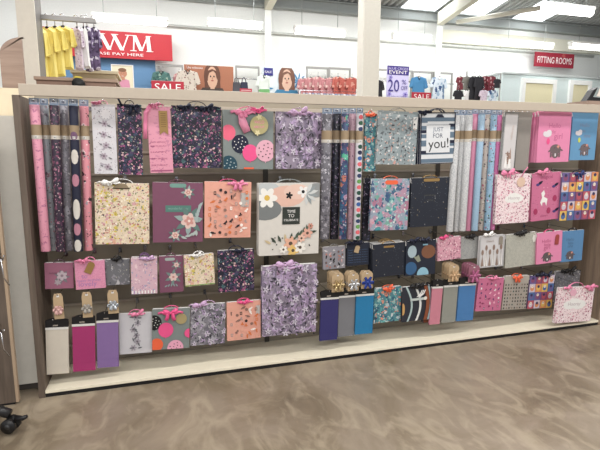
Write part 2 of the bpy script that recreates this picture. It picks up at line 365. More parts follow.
def gtag(parent, x, z, w, h, mat, shape='rect', y=-.004, label=None, deco=None, rot=0):
    mb = MB()
    if shape == 'round': poly = [(w/2*math.cos(2*PI*i/20), -w/2+w/2*math.sin(2*PI*i/20)) for i in range(20)]
    elif shape == 'flag': poly = [(-w/2, 0), (w/2, 0), (w/2, -h), (0, -h+w*.4), (-w/2, -h)][::-1]
    elif shape == 'luggage': poly = [(-w*.25, 0), (w*.25, 0), (w/2, -w*.3), (w/2, -h), (-w/2, -h), (-w/2, -w*.3)][::-1]
    elif shape == 'cloud': poly = [(w/2*(1+.12*math.cos(6*a))*math.cos(a), -h/2+h/2*(1+.12*math.cos(6*a))*math.sin(a)) for a in [2*PI*i/30 for i in range(30)]]
    else: poly = [(-w/2, 0), (w/2, 0), (w/2, -h), (-w/2, -h)][::-1]
    mb.prism(poly, 0, .0015, mat)
    if deco:
        d = Deco(mb, w, h); d.xz = lambda u, v: ((u-.5)*w, -v*h); d.clip = lambda p: p; deco(d)
    o = mb.build('gift_tag', parent, (x, y, z)); o.rotation_euler = (0, rot, 0)
    if label: o['label'] = label
    return o

ALLB = []
def bag(label, TL, TR, BL, Y, mat, deco=None, t=.022, handle=None, rise=.03, side=None, behind=0, blabel=None, hk=True, group=None, name='gift_bag', sp=.2, hr=.0022):
    w, h, an, bot = frame(TL, TR, BL, Y)
    if bot.z < .0365 and Y > 0: bot.z = .0375
    if bot.z < .004: bot.z = .004
    o = thing(name, label, 'gift bag', bot, -an, 0, group)
    mb = body_mesh(w, h, t, mat, side)
    if deco: deco(Deco(mb, w, h))
    mb.build('bag_body', o)
    if handle: cord(o, w, h, t, handle, rise, hr, sp=sp)
    if hk: hook(bot.x - math.sin(an)*(h+rise), bot.z + h + rise - .008, Y)
    for i in range(behind):
        lb = blabel or ('bag behind ' + label)
        copy_thing(o, (bot.x+R.uniform(-.002, .002), Y+(t+.003)*(i+1), bot.z+R.uniform(-.002, .002)), lb, lb)
    o['w'] = w; o['h'] = h
    return o, w, h
# ---- row one, left bay
def lilies(nx, nz, r, wh='#c9c0cf', blk='#35323c'):
    def f(d):
        W, K, V = flat(wh), flat(blk), flat('#b79fc4')
        for i in range(nx):
            for j in range(nz):
                u = (i+.5+R.uniform(-.25, .25)+(j % 2)*.3)/(nx+.2); v = (j+.5+R.uniform(-.25, .25))/nz
                if u > 1: continue
                a0 = R.random()*6
                for k in range(5): d.leaf(u+R.uniform(-.08, .08), v+R.uniform(-.07, .07), r*1.1, R.uniform(0, 6.2), K if k in (1, 3) else V, .3)
                if (i+j) % 2 == 0:
                    for k in range(5): d.leaf(u, v, r*R.uniform(.7, 1.15), a0+k*1.257, W, .38)
                    d.ell(u, v, r*.14, r*.14, K, n=6)
    return f
o, w, h = bag('tall white bottle bag with grey posies and a round tag, beside the pink roll', (92.5, 104.5), (116, 104), (93.5, 174.5), .07, POSY,
    lambda d: [[d.flower(.5+.12*math.sin(i*3), .12+i*.155, .16, flat('#a99ba8'), 6, flat('#6b5664')), d.leaf(.62, .14+i*.155, .2, -.4, flat('#6a6a70')), d.leaf(.4, .12+i*.155, .18, 2.6, flat('#77757c'))] for i in range(6)], handle=M_PINKR, rise=.018)
gtag(o, .01, h-.02, .055, .055, flat('#dcd8dc'), 'round', deco=lambda d: [d.ell(.5+.4*math.cos(i*.63), .5+.4*math.sin(i*.63), .035, .035, flat('#7d7882'), n=6) for i in range(10)])
bow(o, -.03, h+.004, .035, M_PINKR, tails=.3)
o, w, h = bag('tall navy bottle bag with berry floral print and black ribbon ends', (117.5, 104), (142, 104.5), (118.5, 175), .075, DARKFL, handle=M_DARK, rise=.02)
mb = MB(); mb.strip([(-w*.3, -.002, h-.01), (-w*.42, -.006, h+.02), (-w*.5, -.004, h+.045)], .010, M_NAVY); mb.build('ribbon_end', o)
bow(o, .02, h-.01, .045, M_NAVY, tails=.8)
o, w, h = bag('tall pink bottle bag with a gold swallowtail tag and tiny lettering', (147, 107), (170.5, 106.5), (150, 173.5), .065, PINKSCRIPT,
    lambda d: [d.text(tx, .42, v, .7, flat('#a8557a'), .022) for tx, v in (('HAPPY BIRTHDAY', .53), ('BIRTHDAY', .59), ('HAPPY', .68), ('HAPPY BIRTHDAY', .78), ('BIRTHDAY', .88))] + [d.rect(.05, .955, .95, .975, flat('#a8557a'))], handle=M_PINKR, rise=.02)
gtag(o, w*.18, h-.02, .042, .12, M_GOLD, 'flag', deco=lambda d: [d.rect(.2, .1+i*.09, .8, .13+i*.09, flat('#8c6a3c')) for i in range(7)])
mb = MB(); mb.strip([(-w*.3, -.004, h+.01), (-w*.55, -.01, h-.03), (-w*.6, -.006, h-.1), (-w*.62, -.01, h-.16)], .02, M_PINKR); mb.build('ribbon_end', o)
o, w, h = bag('large navy bag with dense berry floral and dark ribbon, top row left of the balloons', (171.5, 106), (221.5, 106.5), (172.5, 168.5), .09, DARKFL, handle=M_NAVY, rise=.025)
bow(o, .05, h-.005, .07, M_NAVY, tails=.35); bow(o, -.06, h-.005, .06, M_NAVY, tails=.4)
BAL = lambda small: (lambda d: [d.balloon(.1, .38, .14, flat('#e8607e')), d.balloon(.33, .57, .17, M_NAVY, M_WHITE), d.balloon(.53, .72, .155, M_HOTPINK),
    d.balloon(.84, .68, .2, flat('#dfa5b8'), M_DARK), d.balloon(.1, .93, .17, flat('#1c4455'), flat('#b8c8cc')), d.rect(.4, .97, .6, 1, M_ORANGE)] if not small else
   [d.balloon(.05, .33, .2, M_DARK, M_WHITE), d.balloon(.36, .52, .2, M_HOTPINK), d.balloon(.12, .87, .17, M_ORANGE), d.balloon(.62, .98, .22, flat('#e8a0bb'), M_DARK), d.balloon(.98, .62, .12, M_HOTPINK)])
BALG = flat('#7c8584', .5)
o, w, h = bag('large grey bag printed with pink and navy balloons, pink ribbon and round gold tag', (223, 109.5), (273.5, 111.5), (223.5, 169), .07, BALG, BAL(False), handle=M_HOTPINK, rise=.02, behind=1, blabel='grey balloon bag showing as a sliver behind the large balloon bag')
bow(o, -.03, h-.01, .08, M_PINKR, tails=.35, wd=.02); bow(o, .05, h+.004, .06, M_HOTPINK, tails=.3, wd=.015)
mb = MB(); mb.strip([(-.05, -.012, h-.01), (-.035, -.014, h-.06), (-.01, -.012, h-.115)], [.02, .045, .04], flat('#e58fae', .4)); mb.build('ribbon_tail', o)
gtag(o, w*.2, h-.025, .10, .10, flat('#b9ad7a', .35, .4), 'round', y=-.016, deco=lambda d: [d.text('WILD', .5, .35, .55, M_PINKR), d.text('ABOUT', .5, .6, .6, M_PINKR), d.flower(.5, .08, .16, flat('#d8cc9a'), 5), d.flower(.4, .92, .16, flat('#d8cc9a'), 5)])
o, w, h = bag('large lilac lily bag with lilac ribbon, top row just right of the balloon bag', (275.5, 111), (321.5, 113), (276, 168.5), .12, LILACFL, lilies(5, 5, .085), handle=M_LILACR, rise=.022)
bow(o, 0, h-.006, .09, M_LILACR, tails=.12, wd=.02)
# ---- row one, middle bay
o, w, h = bag('tall teal jungle bottle bag with orange ribbon, right of the spotted roll', (365.5, 114), (376.5, 114), (364.5, 171.5), .10, TEALFL, handle=M_ORANGE, rise=.02)
bow(o, -.005, h-.005, .05, M_ORANGE, tails=.25, wd=.018)
o, w, h = bag('large grey bag with small woodland animals and a white side label, top row', (378.5, 110.5), (418.5, 112), (375.8, 164.5), .075, CRITTER,
    lambda d: d.icons(9, 10, [flat('#33363e'), flat('#c9a89c'), flat('#d9dadb'), flat('#5c646a'), flat('#8e9ba0')], .03), handle=flat('#8a8580'), rise=.02)
gtag(o, w*.43, h-.03, .028, .07, M_WHITE)
FYB = flat('#d5d8dc', .5); FYS = flat('#5f7488', .5)
def foryou(d):
    for i in range(6):
        v = .1+i*.16
        d.rect(.02, v, .98, v+.075, FYS)
    for i in range(4): d.rect(.0, .14+i*.2, .2, .2+i*.2, M_NAVY if i % 2 else FYS); d.rect(.82, .22+i*.16, 1, .28+i*.16, M_NAVY if i % 2 == 0 else FYS)
    d.rect(.17, .24, .85, .79, FYB)
    d.rect(.17, .24, .85, .247, M_NAVY); d.rect(.17, .783, .85, .79, M_NAVY)
    d.text('JUST', .5, .34, .3, flat('#50607a')); d.text('FOR', .5, .45, .28, flat('#3c4860')); d.text('you!', .52, .63, .58, M_DARK, rot=.05)
    for a in ((0, 0, .03, 1), (.97, 0, 1, 1), (0, 0, 1, .02), (0, .985, 1, 1)): d.rect(*a, M_NAVY)
o, w, h = bag('blue striped bag reading JUST FOR you! with navy trim', (420.5, 112), (455.5, 112.5), (419.8, 164), .06, FYB, foryou, handle=M_NAVY, rise=.022, side=M_NAVY, behind=1, blabel='navy edged striped bag hidden behind the JUST FOR you! bag', hr=.003)
bow(o, -w*.45, h+.002, .05, M_NAVY, tails=.35, wd=.02); gtag(o, .01, h-.012, .06, .018, M_NAVY, 'luggage')
# ---- row one, right bay
def script(d):
    for i in range(3): d.flower(.4+.07*i, .72+i*.07, .2, flat('#8b6f62'), 5)
    d.pts([(.15, .95), (.3, .7), (.42, .96)], M_WHITE); d.pts([(.45, .97), (.6, .66), (.75, .95)], M_WHITE); d.pts([(.5, .8), (.62, .6), (.72, .8)], flat('#a08478'))
    d.text('celebrate', .62, .35, 1.6*.62, flat('#c9b6ae'), rot=PI/2-.1)
o, w, h = bag('silver white bottle bag with celebrate lettering up its side, right of the rolls', (505.5, 111.5), (519, 112), (500.3, 170.5), .05, SILVERGL, None, handle=M_WHITE, rise=.02)
mb = MB(); mb.box((-w*.44, -.0018, .006), (w*.44, -.0002, h-.01), flat('#c9c5c6')); dd = Deco(mb, w*.88, h); dd.k = 14
script(dd); mb.build('front_panel_print', o)
bag('plain taupe bottle bag beside the silver celebrate bottle bag', (519.5, 112), (533, 112), (514, 170.5), .075, flat('#8e8882', .5), handle=M_WHITE, rise=.02)
def eleph(name):
    pink = name == 'pink'
    def f(d):
        t = flat('#c4648f') if pink else flat('#7d8aa6')
        d.text('Hello', .5, .27, .36, t); d.text('little', .42, .39, .22, t); d.text('girl' if pink else 'one', .62, .50, .26, t)
        wh = flat('#d9d2d8')
        d.ell(.28, .44, .13, .07, wh); d.ell(.33, .41, .08, .07, wh); d.ell(.22, .43, .07, .06, wh)
        d.ell(.32, .58, .05, .08, M_HOTPINK if pink else flat('#c5cf55')); d.elephant(.56, .74, .17, flat('#6e5f62'), flat('#d98f7c'), wh)
    return f
PK = flat('#e083ab', .45); BL_ = flat('#5f95c0', .45)
bag('large pink elephant bag at the front of its stack, top row right', (539.5, 111.5), (572, 112), (536.3, 162.5), .05, PK, eleph('pink'), handle=M_PINKR, rise=.016, behind=4, blabel='pink elephant bag showing only its edge behind the large front one', t=.024)
bag('large blue elephant bag, last in the top row by the right side panel', (573.5, 112), (599, 112), (569, 160.5), .075, BL_, eleph('blue'), handle=M_WHITE, rise=.016)
# ---- row two
o, w, h = bag('large cream bag covered in spring ditsy flowers, second row far left', (94.8, 183), (149.5, 183), (95.3, 245), .07, YELLOWFL, handle=M_WHITE, rise=.02)
gtag(o, -.005, h-.004, .085, .022, flat('#8c7a60'), 'luggage')
def rose(d):
    d.slot(flat('#6f9a90'), .5, .05, .33, .07); d.rect(.25, .38, .76, .49, flat('#4f7d74'))
    d.text('wonderful you', .5, .435, .4, flat('#7fa59c'))
    for u, v, r in ((.7, .16, .08), (.72, .64, .17), (.44, .88, .08)):
        for k in range(7): d.leaf(u, v, r*1.9, k*.9+v*3, flat('#8fa3a2') if k % 2 else flat('#5d7a76'), .35)
        d.flower(u, v, r, flat('#dcbcb4'), 6, None, .7); d.flower(u, v, r*.6, flat('#c98c84'), 5, flat('#e8d4cc'), .6)
    for k in range(6): d.leaf(.9, .42+k*.05, .16, .9+k*.25, flat('#9fb0b0'), .35)
    for k in range(5): d.leaf(.55+k*.08, .9, .14, -.4+k*.5, flat('#a9b5b2'), .35)
bag('large plain mauve bag with a single pale rose and green label', (152.3, 182), (203, 183), (153, 242.5), .065, MAUVE, rose, handle=flat('#6d4156'), rise=.014)
ICON = [flat('#2a2226'), flat('#d9723c'), flat('#8c6a5e'), flat('#efe4dc'), flat('#a89490'), flat('#e3a58f')]
PEACH = flat('#e5a28f', .5)
o, w, h = bag('large peach bag with rows of tiny black and orange pets, pink ribbon', (204.7, 181.5), (251.5, 182), (204.3, 238.2), .07, PEACH, lambda d: d.icons(8, 8, ICON, .05), handle=M_HOTPINK, rise=.014)
bow(o, w*.2, h-.01, .06, M_PINKR, tails=.5, wd=.018); gtag(o, w*.36, h-.06, .045, .075, flat('#b9b4b0'))
def whitefl(d):
    d.ell(.12, .1, .22, .14, flat('#b9bec0')); d.ell(.45, .18, .3, .17, flat('#dfb3a2')); d.ell(.62, .12, .22, .12, flat('#e3bfb0')); d.ell(.1, .36, .27, .17, flat('#75797a'))
    d.flower(.13, .2, .17, flat('#e9e6e0'), 6, flat('#d8b24c'), .6); d.flower(.49, .17, .06, M_DARK, 5); d.flower(.72, .12, .1, M_WHITE, 5, M_DARK); d.ell(.95, .1, .15, .12, flat('#8c8f90'))
    for k in range(7): d.leaf(.78, .14, .2, -1.6+k*.45, flat('#8d9699') if k % 2 else flat('#c9cccc'), .3)
    d.rect(.38, .33, .67, .57, flat('#2d332e'))
    for tx, v in (('TIME', .39), ('TO', .45), ('CELEBRATE', .51)): d.text(tx, .525, v, .06+.02*len(tx), M_WHITE)
    for k in range(9): d.leaf(.2+k*.08, .87-.018*k-abs(k-4)*.008, .13, 2.6-k*.3, flat('#3d4a3c') if k % 3 else flat('#c8b28a'), .3)
    for k in range(7): d.leaf(.45+k*.07, .83-k*.03, .12, .2+k*.3, flat('#4a5a48'), .32)
    for u, v, r, c in ((.52, .84, .12, '#e2a98e'), (.56, .94, .1, '#e0b867'), (.68, .9, .1, '#e9e4dc'), (.8, .7, .09, '#dba391'), (.7, .77, .07, '#e6b8a5'), (.85, .6, .05, '#c98a78'), (.4, .92, .07, '#e9e4dc')): d.flower(u, v, r, flat(c), 6, flat('#5a4a3c'), .6)
    for k in range(12): d.ell(.15+.7*R.random(), .72+.2*R.random(), .012, .012, flat('#2d332e'), n=6)
bag('very large white floral bag with a dark square label, second row', (258.8, 183), (319.8, 183), (258.8, 256), .06, flat('#d2cdc6', .5), whitefl, handle=flat('#8f9494'), rise=.02, behind=1, blabel='white floral bag peeking out behind the very large white floral bag', t=.03)
o, w, h = bag('teal and pink bauble bag with an orange handle slot, second row', (372, 179), (410, 178.5), (369.5, 231), .065, TEALORN, lambda d: d.slot(M_ORANGE, .52, .07, .34, .08), handle=M_ORANGE, rise=.016)
def stars(d):
    d.slot(M_GOLD, .53, .05, .42, .06)
    for v, tx in ((.36, 'HAPPY BIRTHDAY'), (.46, 'TO YOU')): d.text(tx, .5, v, .3 if len(tx) > 8 else .15, flat('#5d5a50'))
bag('large navy starry bag with a gold handle slot, second row', (411, 177.5), (449.3, 177.5), (410.2, 227), .075, STARRY, stars, handle=M_GOLD, rise=.014)
bag('dark ink gift bag edge between the spotted roll and the teal bauble bag', (364.5, 178), (372.5, 178), (362.5, 241), .13, DARKROLL, handle=M_DARK, rise=.015)
o, w, h = bag('pink and white ditsy bag with a cloud label, second row right', (497.3, 174.5), (531, 174), (495, 224), .055, PINKDITSY, lambda d: [d.ell(.45, .5, .2, .1, M_WHITE), d.ell(.6, .49, .2, .11, M_WHITE), d.ell(.52, .46, .17, .1, M_WHITE), d.text('Hooray', .53, .49, .34, flat('#b3a0a6'))], handle=M_PINKR, rise=.016, behind=1, blabel='pink ditsy bag peeking out behind the cloud label ditsy bag')
gtag(o, w*.2, h-.02, .065, .065, flat('#d9b9a4'), 'round')
mb = MB(); mb.strip([(w*.2, -.003, h-.02), (w*.28, -.006, h+.02), (w*.38, -.004, h+.045)], .008, M_PINKR); mb.build('ribbon_end', o)
def uni(d):
    d.text('magical', .5, .1, .4, flat('#9c3a68')); d.text('unicorn', .45, .9, .25, flat('#9c3a68'))
    d.pts([(.3, .62), (.36, .52), (.33, .42), (.42, .36), (.46, .44), (.42, .5), (.55, .55), (.52, .7), (.47, .62), (.38, .62), (.37, .7)], M_WHITE)
    for u, v in ((.2, .24), (.8, .83), (.75, .3)): d.leaf(u, v, .2, .5, M_NAVY, .4); d.ell(u, v, .06, .04, flat('#4c3c7c'))
    for u, v in ((.15, .8), (.6, .8), (.8, .55)): d.ell(u, v, .07, .09, flat('#a82f5c'))
bag('rose pink unicorn bag in the second row beside the patchwork bag', (532, 173), (561, 172), (531, 221), .07, PINKUNI, uni, handle=M_PINKR, rise=.014)
def patch(nx, nz):
    def f(d):
        cols = ['#6a5a92', '#e0b65a', '#c7b9c8', '#8a4a6e', '#4b6aa0', '#d98a5a', '#b8505f']
        for i in range(nx):
            for j in range(nz):
                c = flat(cols[(i*3+j*2) % 7]); u0, v0 = i/nx, j/nz; u1, v1 = (i+1)/nx, (j+1)/nz
                d.rect(u0, v0, u1, v1, c); um, vm = (u0+u1)/2, (v0+v1)/2
                d.ell(um, vm+.01, .32/nx, .36/nx, flat(cols[(i*3+j*2+3) % 7])); d.ell(um, vm-.04, .2/nx, .2/nx, flat('#e8d8c8') if (i+j) % 2 else flat('#3b3560'))
                d.ell(um-.02, vm-.045, .04/nx, .05/nx, M_DARK, n=6); d.ell(um+.02, vm-.045, .04/nx, .05/nx, M_DARK, n=6)
    return f
o, w, h = bag('large patchwork bag of coloured squares with little characters and blue ribbon', (562.5, 172.5), (597, 172), (559, 220.5), .055, flat('#7a5f8c'), patch(5, 5), handle=M_NAVY, rise=.016)
bow(o, -.01, h-.01, .07, flat('#27356e'), tails=.5, wd=.012)
# ---- row three
o, w, h = bag('small mauve bag with a grey flower, third row far left', (44.5, 263.3), (73.2, 262), (45, 289.5), .085, flat('#9c5f78', .5), lambda d: [[d.leaf(.6, .55, .3, k*.9, flat('#77747c'), .35) for k in range(7)], d.flower(.6, .5, .2, flat('#b9a9b2'), 6, flat('#8c7682'), .6), d.flower(.45, .75, .13, flat('#a698a0'), 6), d.text('birthday', .3, .4, .3, flat('#75465a'))], handle=flat('#5a4450'), rise=.015)
o, w, h = bag('small pink bag with a gold luggage tag and lilac lettering, third row', (74.5, 262), (104.5, 259.5), (76, 290.2), .065, PINKPLAIN, lambda d: [d.text('happy birthday', .45, .7, .8, flat('#a879b0')), d.text('lovely', .4, .84, .6, flat('#a879b0')), d.text('to', .3, .55, .2, flat('#a879b0'))], handle=M_PINKR, rise=.018)
gtag(o, w*.1, h-.008, .035, .062, M_GOLD, 'luggage', rot=.45)
bag('small grey bag with white blooms, third row beside the gold tagged pink bag', (105, 260), (129.5, 258.7), (105.5, 285.7), .08, GREYFL, handle=M_DARK, rise=.018)
o, w, h = bag('pink and lilac meadow bag taller than its neighbours, third row', (131.3, 259), (157.5, 257.3), (131, 295), .055, LILACPINK, lambda d: [d.rect(.03+i*.12, .9, .08+i*.12, .99, M_WHITE) for i in range(8)], handle=flat('#6d4a78'), rise=.02, behind=1, blabel='lilac meadow bag peeking out behind the taller meadow bag')
bow(o, .02, h, .05, M_LILACR, tails=.2)
def rose_s(d):
    d.slot(flat('#9aa8a4'), .45, .09, .42, .08)
    for u, v, r in ((.72, .25, .12), (.58, .58, .19)):
        for k in range(6): d.leaf(u, v, r*2, k*1.05+.4, flat('#6d8482'), .35)
        d.flower(u, v, r, flat('#d9b8b2'), 6, flat('#b87c78'), .65)
    for k in range(5): d.leaf(.2+k*.14, .85, .17, .6+k*.4, flat('#84979a'), .35)
bag('small mauve rose bag with a pale handle slot, third row', (159, 256.5), (183, 255.2), (159.7, 293), .075, MAUVE, rose_s, handle=flat('#6d4156'), rise=.014)
o, w, h = bag('small cream spring ditsy bag, third row between mauve and navy bags', (184, 256), (213.7, 252.5), (185.3, 287.5), .06, YELLOWFL, lambda d: [d.rect(0, .96, 1, .99, flat('#6e9a4f'))], handle=M_WHITE, rise=.016)
bow(o, -.01, h-.002, .045, M_WHITE, tails=.2)
o, w, h = bag('navy berry floral bag in the third row beside the cream ditsy bag', (217, 250), (253.3, 249.5), (219, 292), .07, DARKFL, handle=M_NAVY, rise=.022)
bow(o, .02, h-.004, .05, M_NAVY, tails=.3)
o, w, h = bag('huge lilac lily bag standing tallest in the lower left bay', (262, 267), (317, 263.5), (262, 337), .05, LILACFL, lilies(6, 7, .075), handle=M_LILACR, rise=.015, t=.04)
mb = MB(); mb.strip([(-w*.22, -.004, h-.05), (-w*.2, -.006, h-.008), (0, -.012, h-.016), (w*.2, -.006, h-.008), (w*.22, -.004, h-.05)], .016, M_LILACR); mb.build('ribbon', o)
bag('small grey woodland animal bag, third row beside the huge lily bag', (323, 247), (345, 246.2), (323.5, 269.3), .08, flat('#8d8a92', .5), lambda d: d.icons(5, 5, [flat('#c9a0a0'), M_DARK, flat('#c9c5ca'), flat('#b5776c')], .07), handle=flat('#8c8a86'), rise=.014)
o, w, h = bag('small navy bag with tiny lettering and a kraft tag, third row', (346.5, 243.5), (369, 242.5), (346.7, 266), .09, NAVYPLAIN, lambda d: [d.text('happy birthday to you', .5, .3+i*.11, .85, flat('#4f6a92'), .05) for i in range(6)], handle=M_NAVY, rise=.014)
gtag(o, .0, h-.015, .03, .045, M_KRAFT, 'luggage', rot=.3)
bag('dark dotted bag with a gold handle slot in the third row, middle', (372.5, 244.5), (405, 242), (372.7, 277.7), .065, STARRY, lambda d: d.slot(M_GOLD, .5, .1, .33, .06), handle=M_GOLD, rise=.016, behind=2, blabel='dark dotted bag showing its edge behind the gold slotted dotted bag')
def abstract(d):
    d.ell(.2, .3, .15, .19, flat('#9fb3bd')); d.ell(.75, .33, .24, .21, flat('#7c4f38')); d.pts([(.25, .45), (.4, .62), (.5, .58), (.42, .4), (.35, .45)], flat('#8a8f7c'))
    d.ell(.17, .78, .2, .2, flat('#2f5a86')); d.ell(.58, .98, .2, .22, flat('#86b6cc')); d.rect(.55, .1, .72, .14, flat('#86b6cc'))
bag('dark bag with large blue and brown circles, third row middle', (406.3, 241.3), (436, 240), (405.6, 276), .055, NAVYPLAIN, abstract, handle=M_NAVY, rise=.018)
bag('small rose glitter bag in the third row beside the circle print bag', (437, 237.5), (460.3, 237), (438, 260), .07, PINKGLIT, handle=M_HOTPINK, rise=.012)
bag('small plain silver glitter bag, third row beside the rose glitter bag', (461, 237), (479, 236.5), (460.5, 259), .09, SILVERGL, handle=M_DARK, rise=.012)
def trees(d):
    for i in range(6):
        u = .12+i*.15; z = .82-.14*(i % 2); d.pts([(u-.06, .95), (u, z-.22), (u+.06, .95)], M_WHITE if i % 2 else flat('#9a8478')); d.ell(u, z-.3, .05, .1, flat('#8c7468')); d.rect(u-.008, z-.2, u+.008, .97, flat('#7b665c'))
    d.text('cheers', .4, .17, .3, flat('#a09088'))
    for a in ((0, 0, .03, 1), (.97, 0, 1, 1), (0, 0, 1, .03), (0, .97, 1, 1)): d.rect(*a, flat('#b8b8ba'))
o, w, h = bag('white bag with a row of brown and white champagne flutes', (480, 235.5), (504.3, 235.3), (479.3, 267.3), .055, flat('#cbc8ca'), trees, handle=M_WHITE, rise=.014)
gtag(o, w*.34, h-.01, .03, .055, flat('#8c8478'), 'luggage')
o, w, h = bag('champagne glitter bag, larger than the silver one, third row right', (505.6, 233.7), (536, 233), (505.6, 267), .065, CHAMPGL, handle=M_DARK, rise=.012)
gtag(o, w*.42, h-.02, .032, .05, flat('#d8d8d0'), 'cloud')
def eleph_s(name):
    f0 = eleph(name)
    def f(d):
        t = flat('#b8577c') if name == 'pink' else flat('#4d6f92')
        d.text('Hello', .38, .28, .35, t); d.text('little', .42, .4, .25, t); d.text('girl' if name == 'pink' else 'one', .4, .51, .25, t); d.elephant(.42, .76, .17, flat('#5f5458'), flat('#d98f7c'), M_WHITE)
    return f
o, w, h = bag('small pink elephant bag with a rust tag, third row right', (536.8, 232.3), (562, 231.3), (536.6, 263.6), .05, PK, eleph_s('pink'), handle=M_HOTPINK, rise=.016)
gtag(o, w*.3, h-.025, .032, .07, flat('#a0413c'), 'luggage', rot=.1)
bag('small blue elephant bag, third row next to the right side panel', (562.5, 231), (584, 230), (560.5, 262), .07, flat('#5384b3', .45), eleph_s('blue'), handle=M_NAVY, rise=.016)
# ---- bottom row
o, w, h = bag('white bag with a trail of grey posies, bottom row beside the purple tissue', (119.2, 314.5), (152, 312), (119.4, 355), .08, flat('#c4c2c8'), lambda d: [[d.flower(.5+.08*math.sin(i*2.2), .1+i*.15, .11, flat('#9c95a0'), 6, flat('#5f5660')), d.leaf(.55, .12+i*.15, .16, i*1.3, flat('#5f5f66')), d.leaf(.45, .1+i*.15, .16, i*1.3+3, flat('#6d6d74'))] for i in range(6)], handle=M_PINKR, rise=.018)
bow(o, .01, h, .06, M_PINKR, tails=.2)
o, w, h = bag('small grey balloon bag with hot pink ribbon in the bottom row', (152.4, 309.5), (190, 307.5), (152, 350.3), .065, BALG, BAL(True), handle=M_HOTPINK, rise=.014)
bow(o, -.005, h-.02, .075, M_HOTPINK, tails=.55, wd=.018); gtag(o, w*.27, h-.03, .06, .06, flat('#a89668'), 'round')
bag('silver grey lily bag in the bottom row between balloons and peach', (190.6, 305), (225.7, 302.8), (190.2, 346), .08, LILACGREY, lilies(4, 5, .1), handle=M_LILACR, rise=.018)
o, w, h = bag('small peach bag with tiny pets, bottom row', (227, 303), (260.7, 299.5), (227.2, 341.5), .065, PEACH, lambda d: d.icons(6, 6, ICON, .065), handle=M_HOTPINK, rise=.016)
bow(o, 0, h-.002, .05, M_HOTPINK, tails=.2); gtag(o, w*.42, h-.03, .022, .05, flat('#b9b4b0'))
o, w, h = bag('teal jungle bag with a big orange bow, bottom row middle', (374, 288), (401, 286.5), (374, 323), .075, TEALFL, handle=M_ORANGE, rise=.012)
bow(o, 0, h-.005, .06, M_ORANGE, tails=.45, wd=.016)
def waves(d):
    for off, c, ww in ((.12, '#a9bfc0', .05), (.42, '#d8dad8', .06), (.9, '#8fa8a8', .04)):
        pts = []
        for i in range(11):
            v = i/10; u = off+.2*math.sin(v*2.9); pts.append((u, v))
        for i in range(10): d.pts([(pts[i][0], pts[i][1]), (pts[i+1][0], pts[i+1][1]), (pts[i+1][0]+ww*1.3, pts[i+1][1]), (pts[i][0]+ww*1.3, pts[i][1])], flat(c))
    for off, c, ww in ((.80, '#8c4a2e', .12), (.93, '#8fa4ac', .06)):
        for i in range(12):
            v0, v1 = i/12, (i+1)/12; q = lambda v: min(.995, off+.10*math.sin(v*3.1)-.04)
            d.pts([(q(v0), v0), (min(1, q(v0)+ww), v0), (min(1, q(v1)+ww), v1), (q(v1), v1)], flat(c))
    d.rect(.28, .34, .8, .41, flat('#b9c2c0')); d.ell(.82, .37, .06, .06, flat('#dcd6cc')); d.ell(.02, .62, .07, .2, flat('#c99a5c'))
    for k in range(3): d.pts([(.5+k*.06, .3), (.62+k*.06, .22), (.68+k*.06, .12), (.71+k*.06, .13), (.65+k*.06, .24), (.52+k*.06, .32)], M_WHITE)
bag('black bag with white and pale blue wavy lines, bottom row', (401.6, 286.5), (429.5, 285.5), (402.2, 321.3), .06, flat('#2a2d38', .5), waves, handle=M_DARK, rise=.014)
def rust(d):
    for i in range(8): d.rect(.1, i/8, .55+.4*math.sin(i/8*3), (i+1)/8, flat('#8c4a2e'))
    d.rect(.75, 0, 1, 1, flat('#8fa4ac'))
bag('narrow rust brown and grey bag edge between wavy bag and pink tissue', (423.5, 284.8), (433, 284.5), (423, 322.5), .088, flat('#4d4a52'), rust, handle=M_DARK, rise=.014)
o, w, h = bag('small rose pink unicorn bag in the bottom row', (478.8, 277.7), (504, 278), (475.4, 311), .06, PINKUNI, lambda d: d.icons(5, 6, [flat('#8c2f5c'), flat('#f0b8cc'), flat('#5c3c6c'), M_WHITE], .05), handle=M_PINKR, rise=.014)
bow(o, .01, h, .05, M_PINKR, tails=.2)
def dotted(d):
    for i in range(9):
        for j in range(10):
            if j > 1 and R.random() < .85: d.ell(.07+i*.107, .06+j*.098, .028, .034, [M_DARK, flat('#5a4c4c'), flat('#8c7a6c'), flat('#2d4a4c')][(i*j+i) % 4], n=6)
o, w, h = bag('beige spotted bag with an orange ribbon, bottom row right', (505, 275.5), (529, 276), (502, 309.5), .07, flat('#a9a096'), dotted, handle=M_ORANGE, rise=.014)
bow(o, -.005, h-.01, .06, M_ORANGE, tails=.7, wd=.018)
bag('small patchwork character bag in the bottom row', (530.3, 275.5), (554, 275), (527, 308.5), .085, flat('#7a5f8c'), patch(4, 4), handle=M_NAVY, rise=.014)
bag('grey floral bag half hidden behind the leaning pink ditsy bag', (556, 271), (580.5, 270.5), (553, 303), .13, GREYFL, handle=M_DARK, rise=.012)
o, w, h = bag('pink ditsy bag with a cloud label leaning forward at the right end', (558.5, 285), (593.5, 289), (556, 320.5), -.035, PINKDITSY, lambda d: [d.ell(.35, .5, .17, .1, M_WHITE), d.ell(.6, .5, .2, .11, M_WHITE), d.ell(.48, .45, .17, .11, M_WHITE), d.text('Hooray', .48, .49, .34, flat('#b3a0a6'))], handle=M_PINKR, rise=.03)
bow(o, w*.35, h+.0, .07, M_PINKR, tails=.4, wd=.02); bow(o, -w*.3, h-.0, .05, M_PINKR, tails=.2, wd=.018)
gtag(o, -w*.1, h-.012, .06, .05, flat('#e3a9bd'), 'cloud')

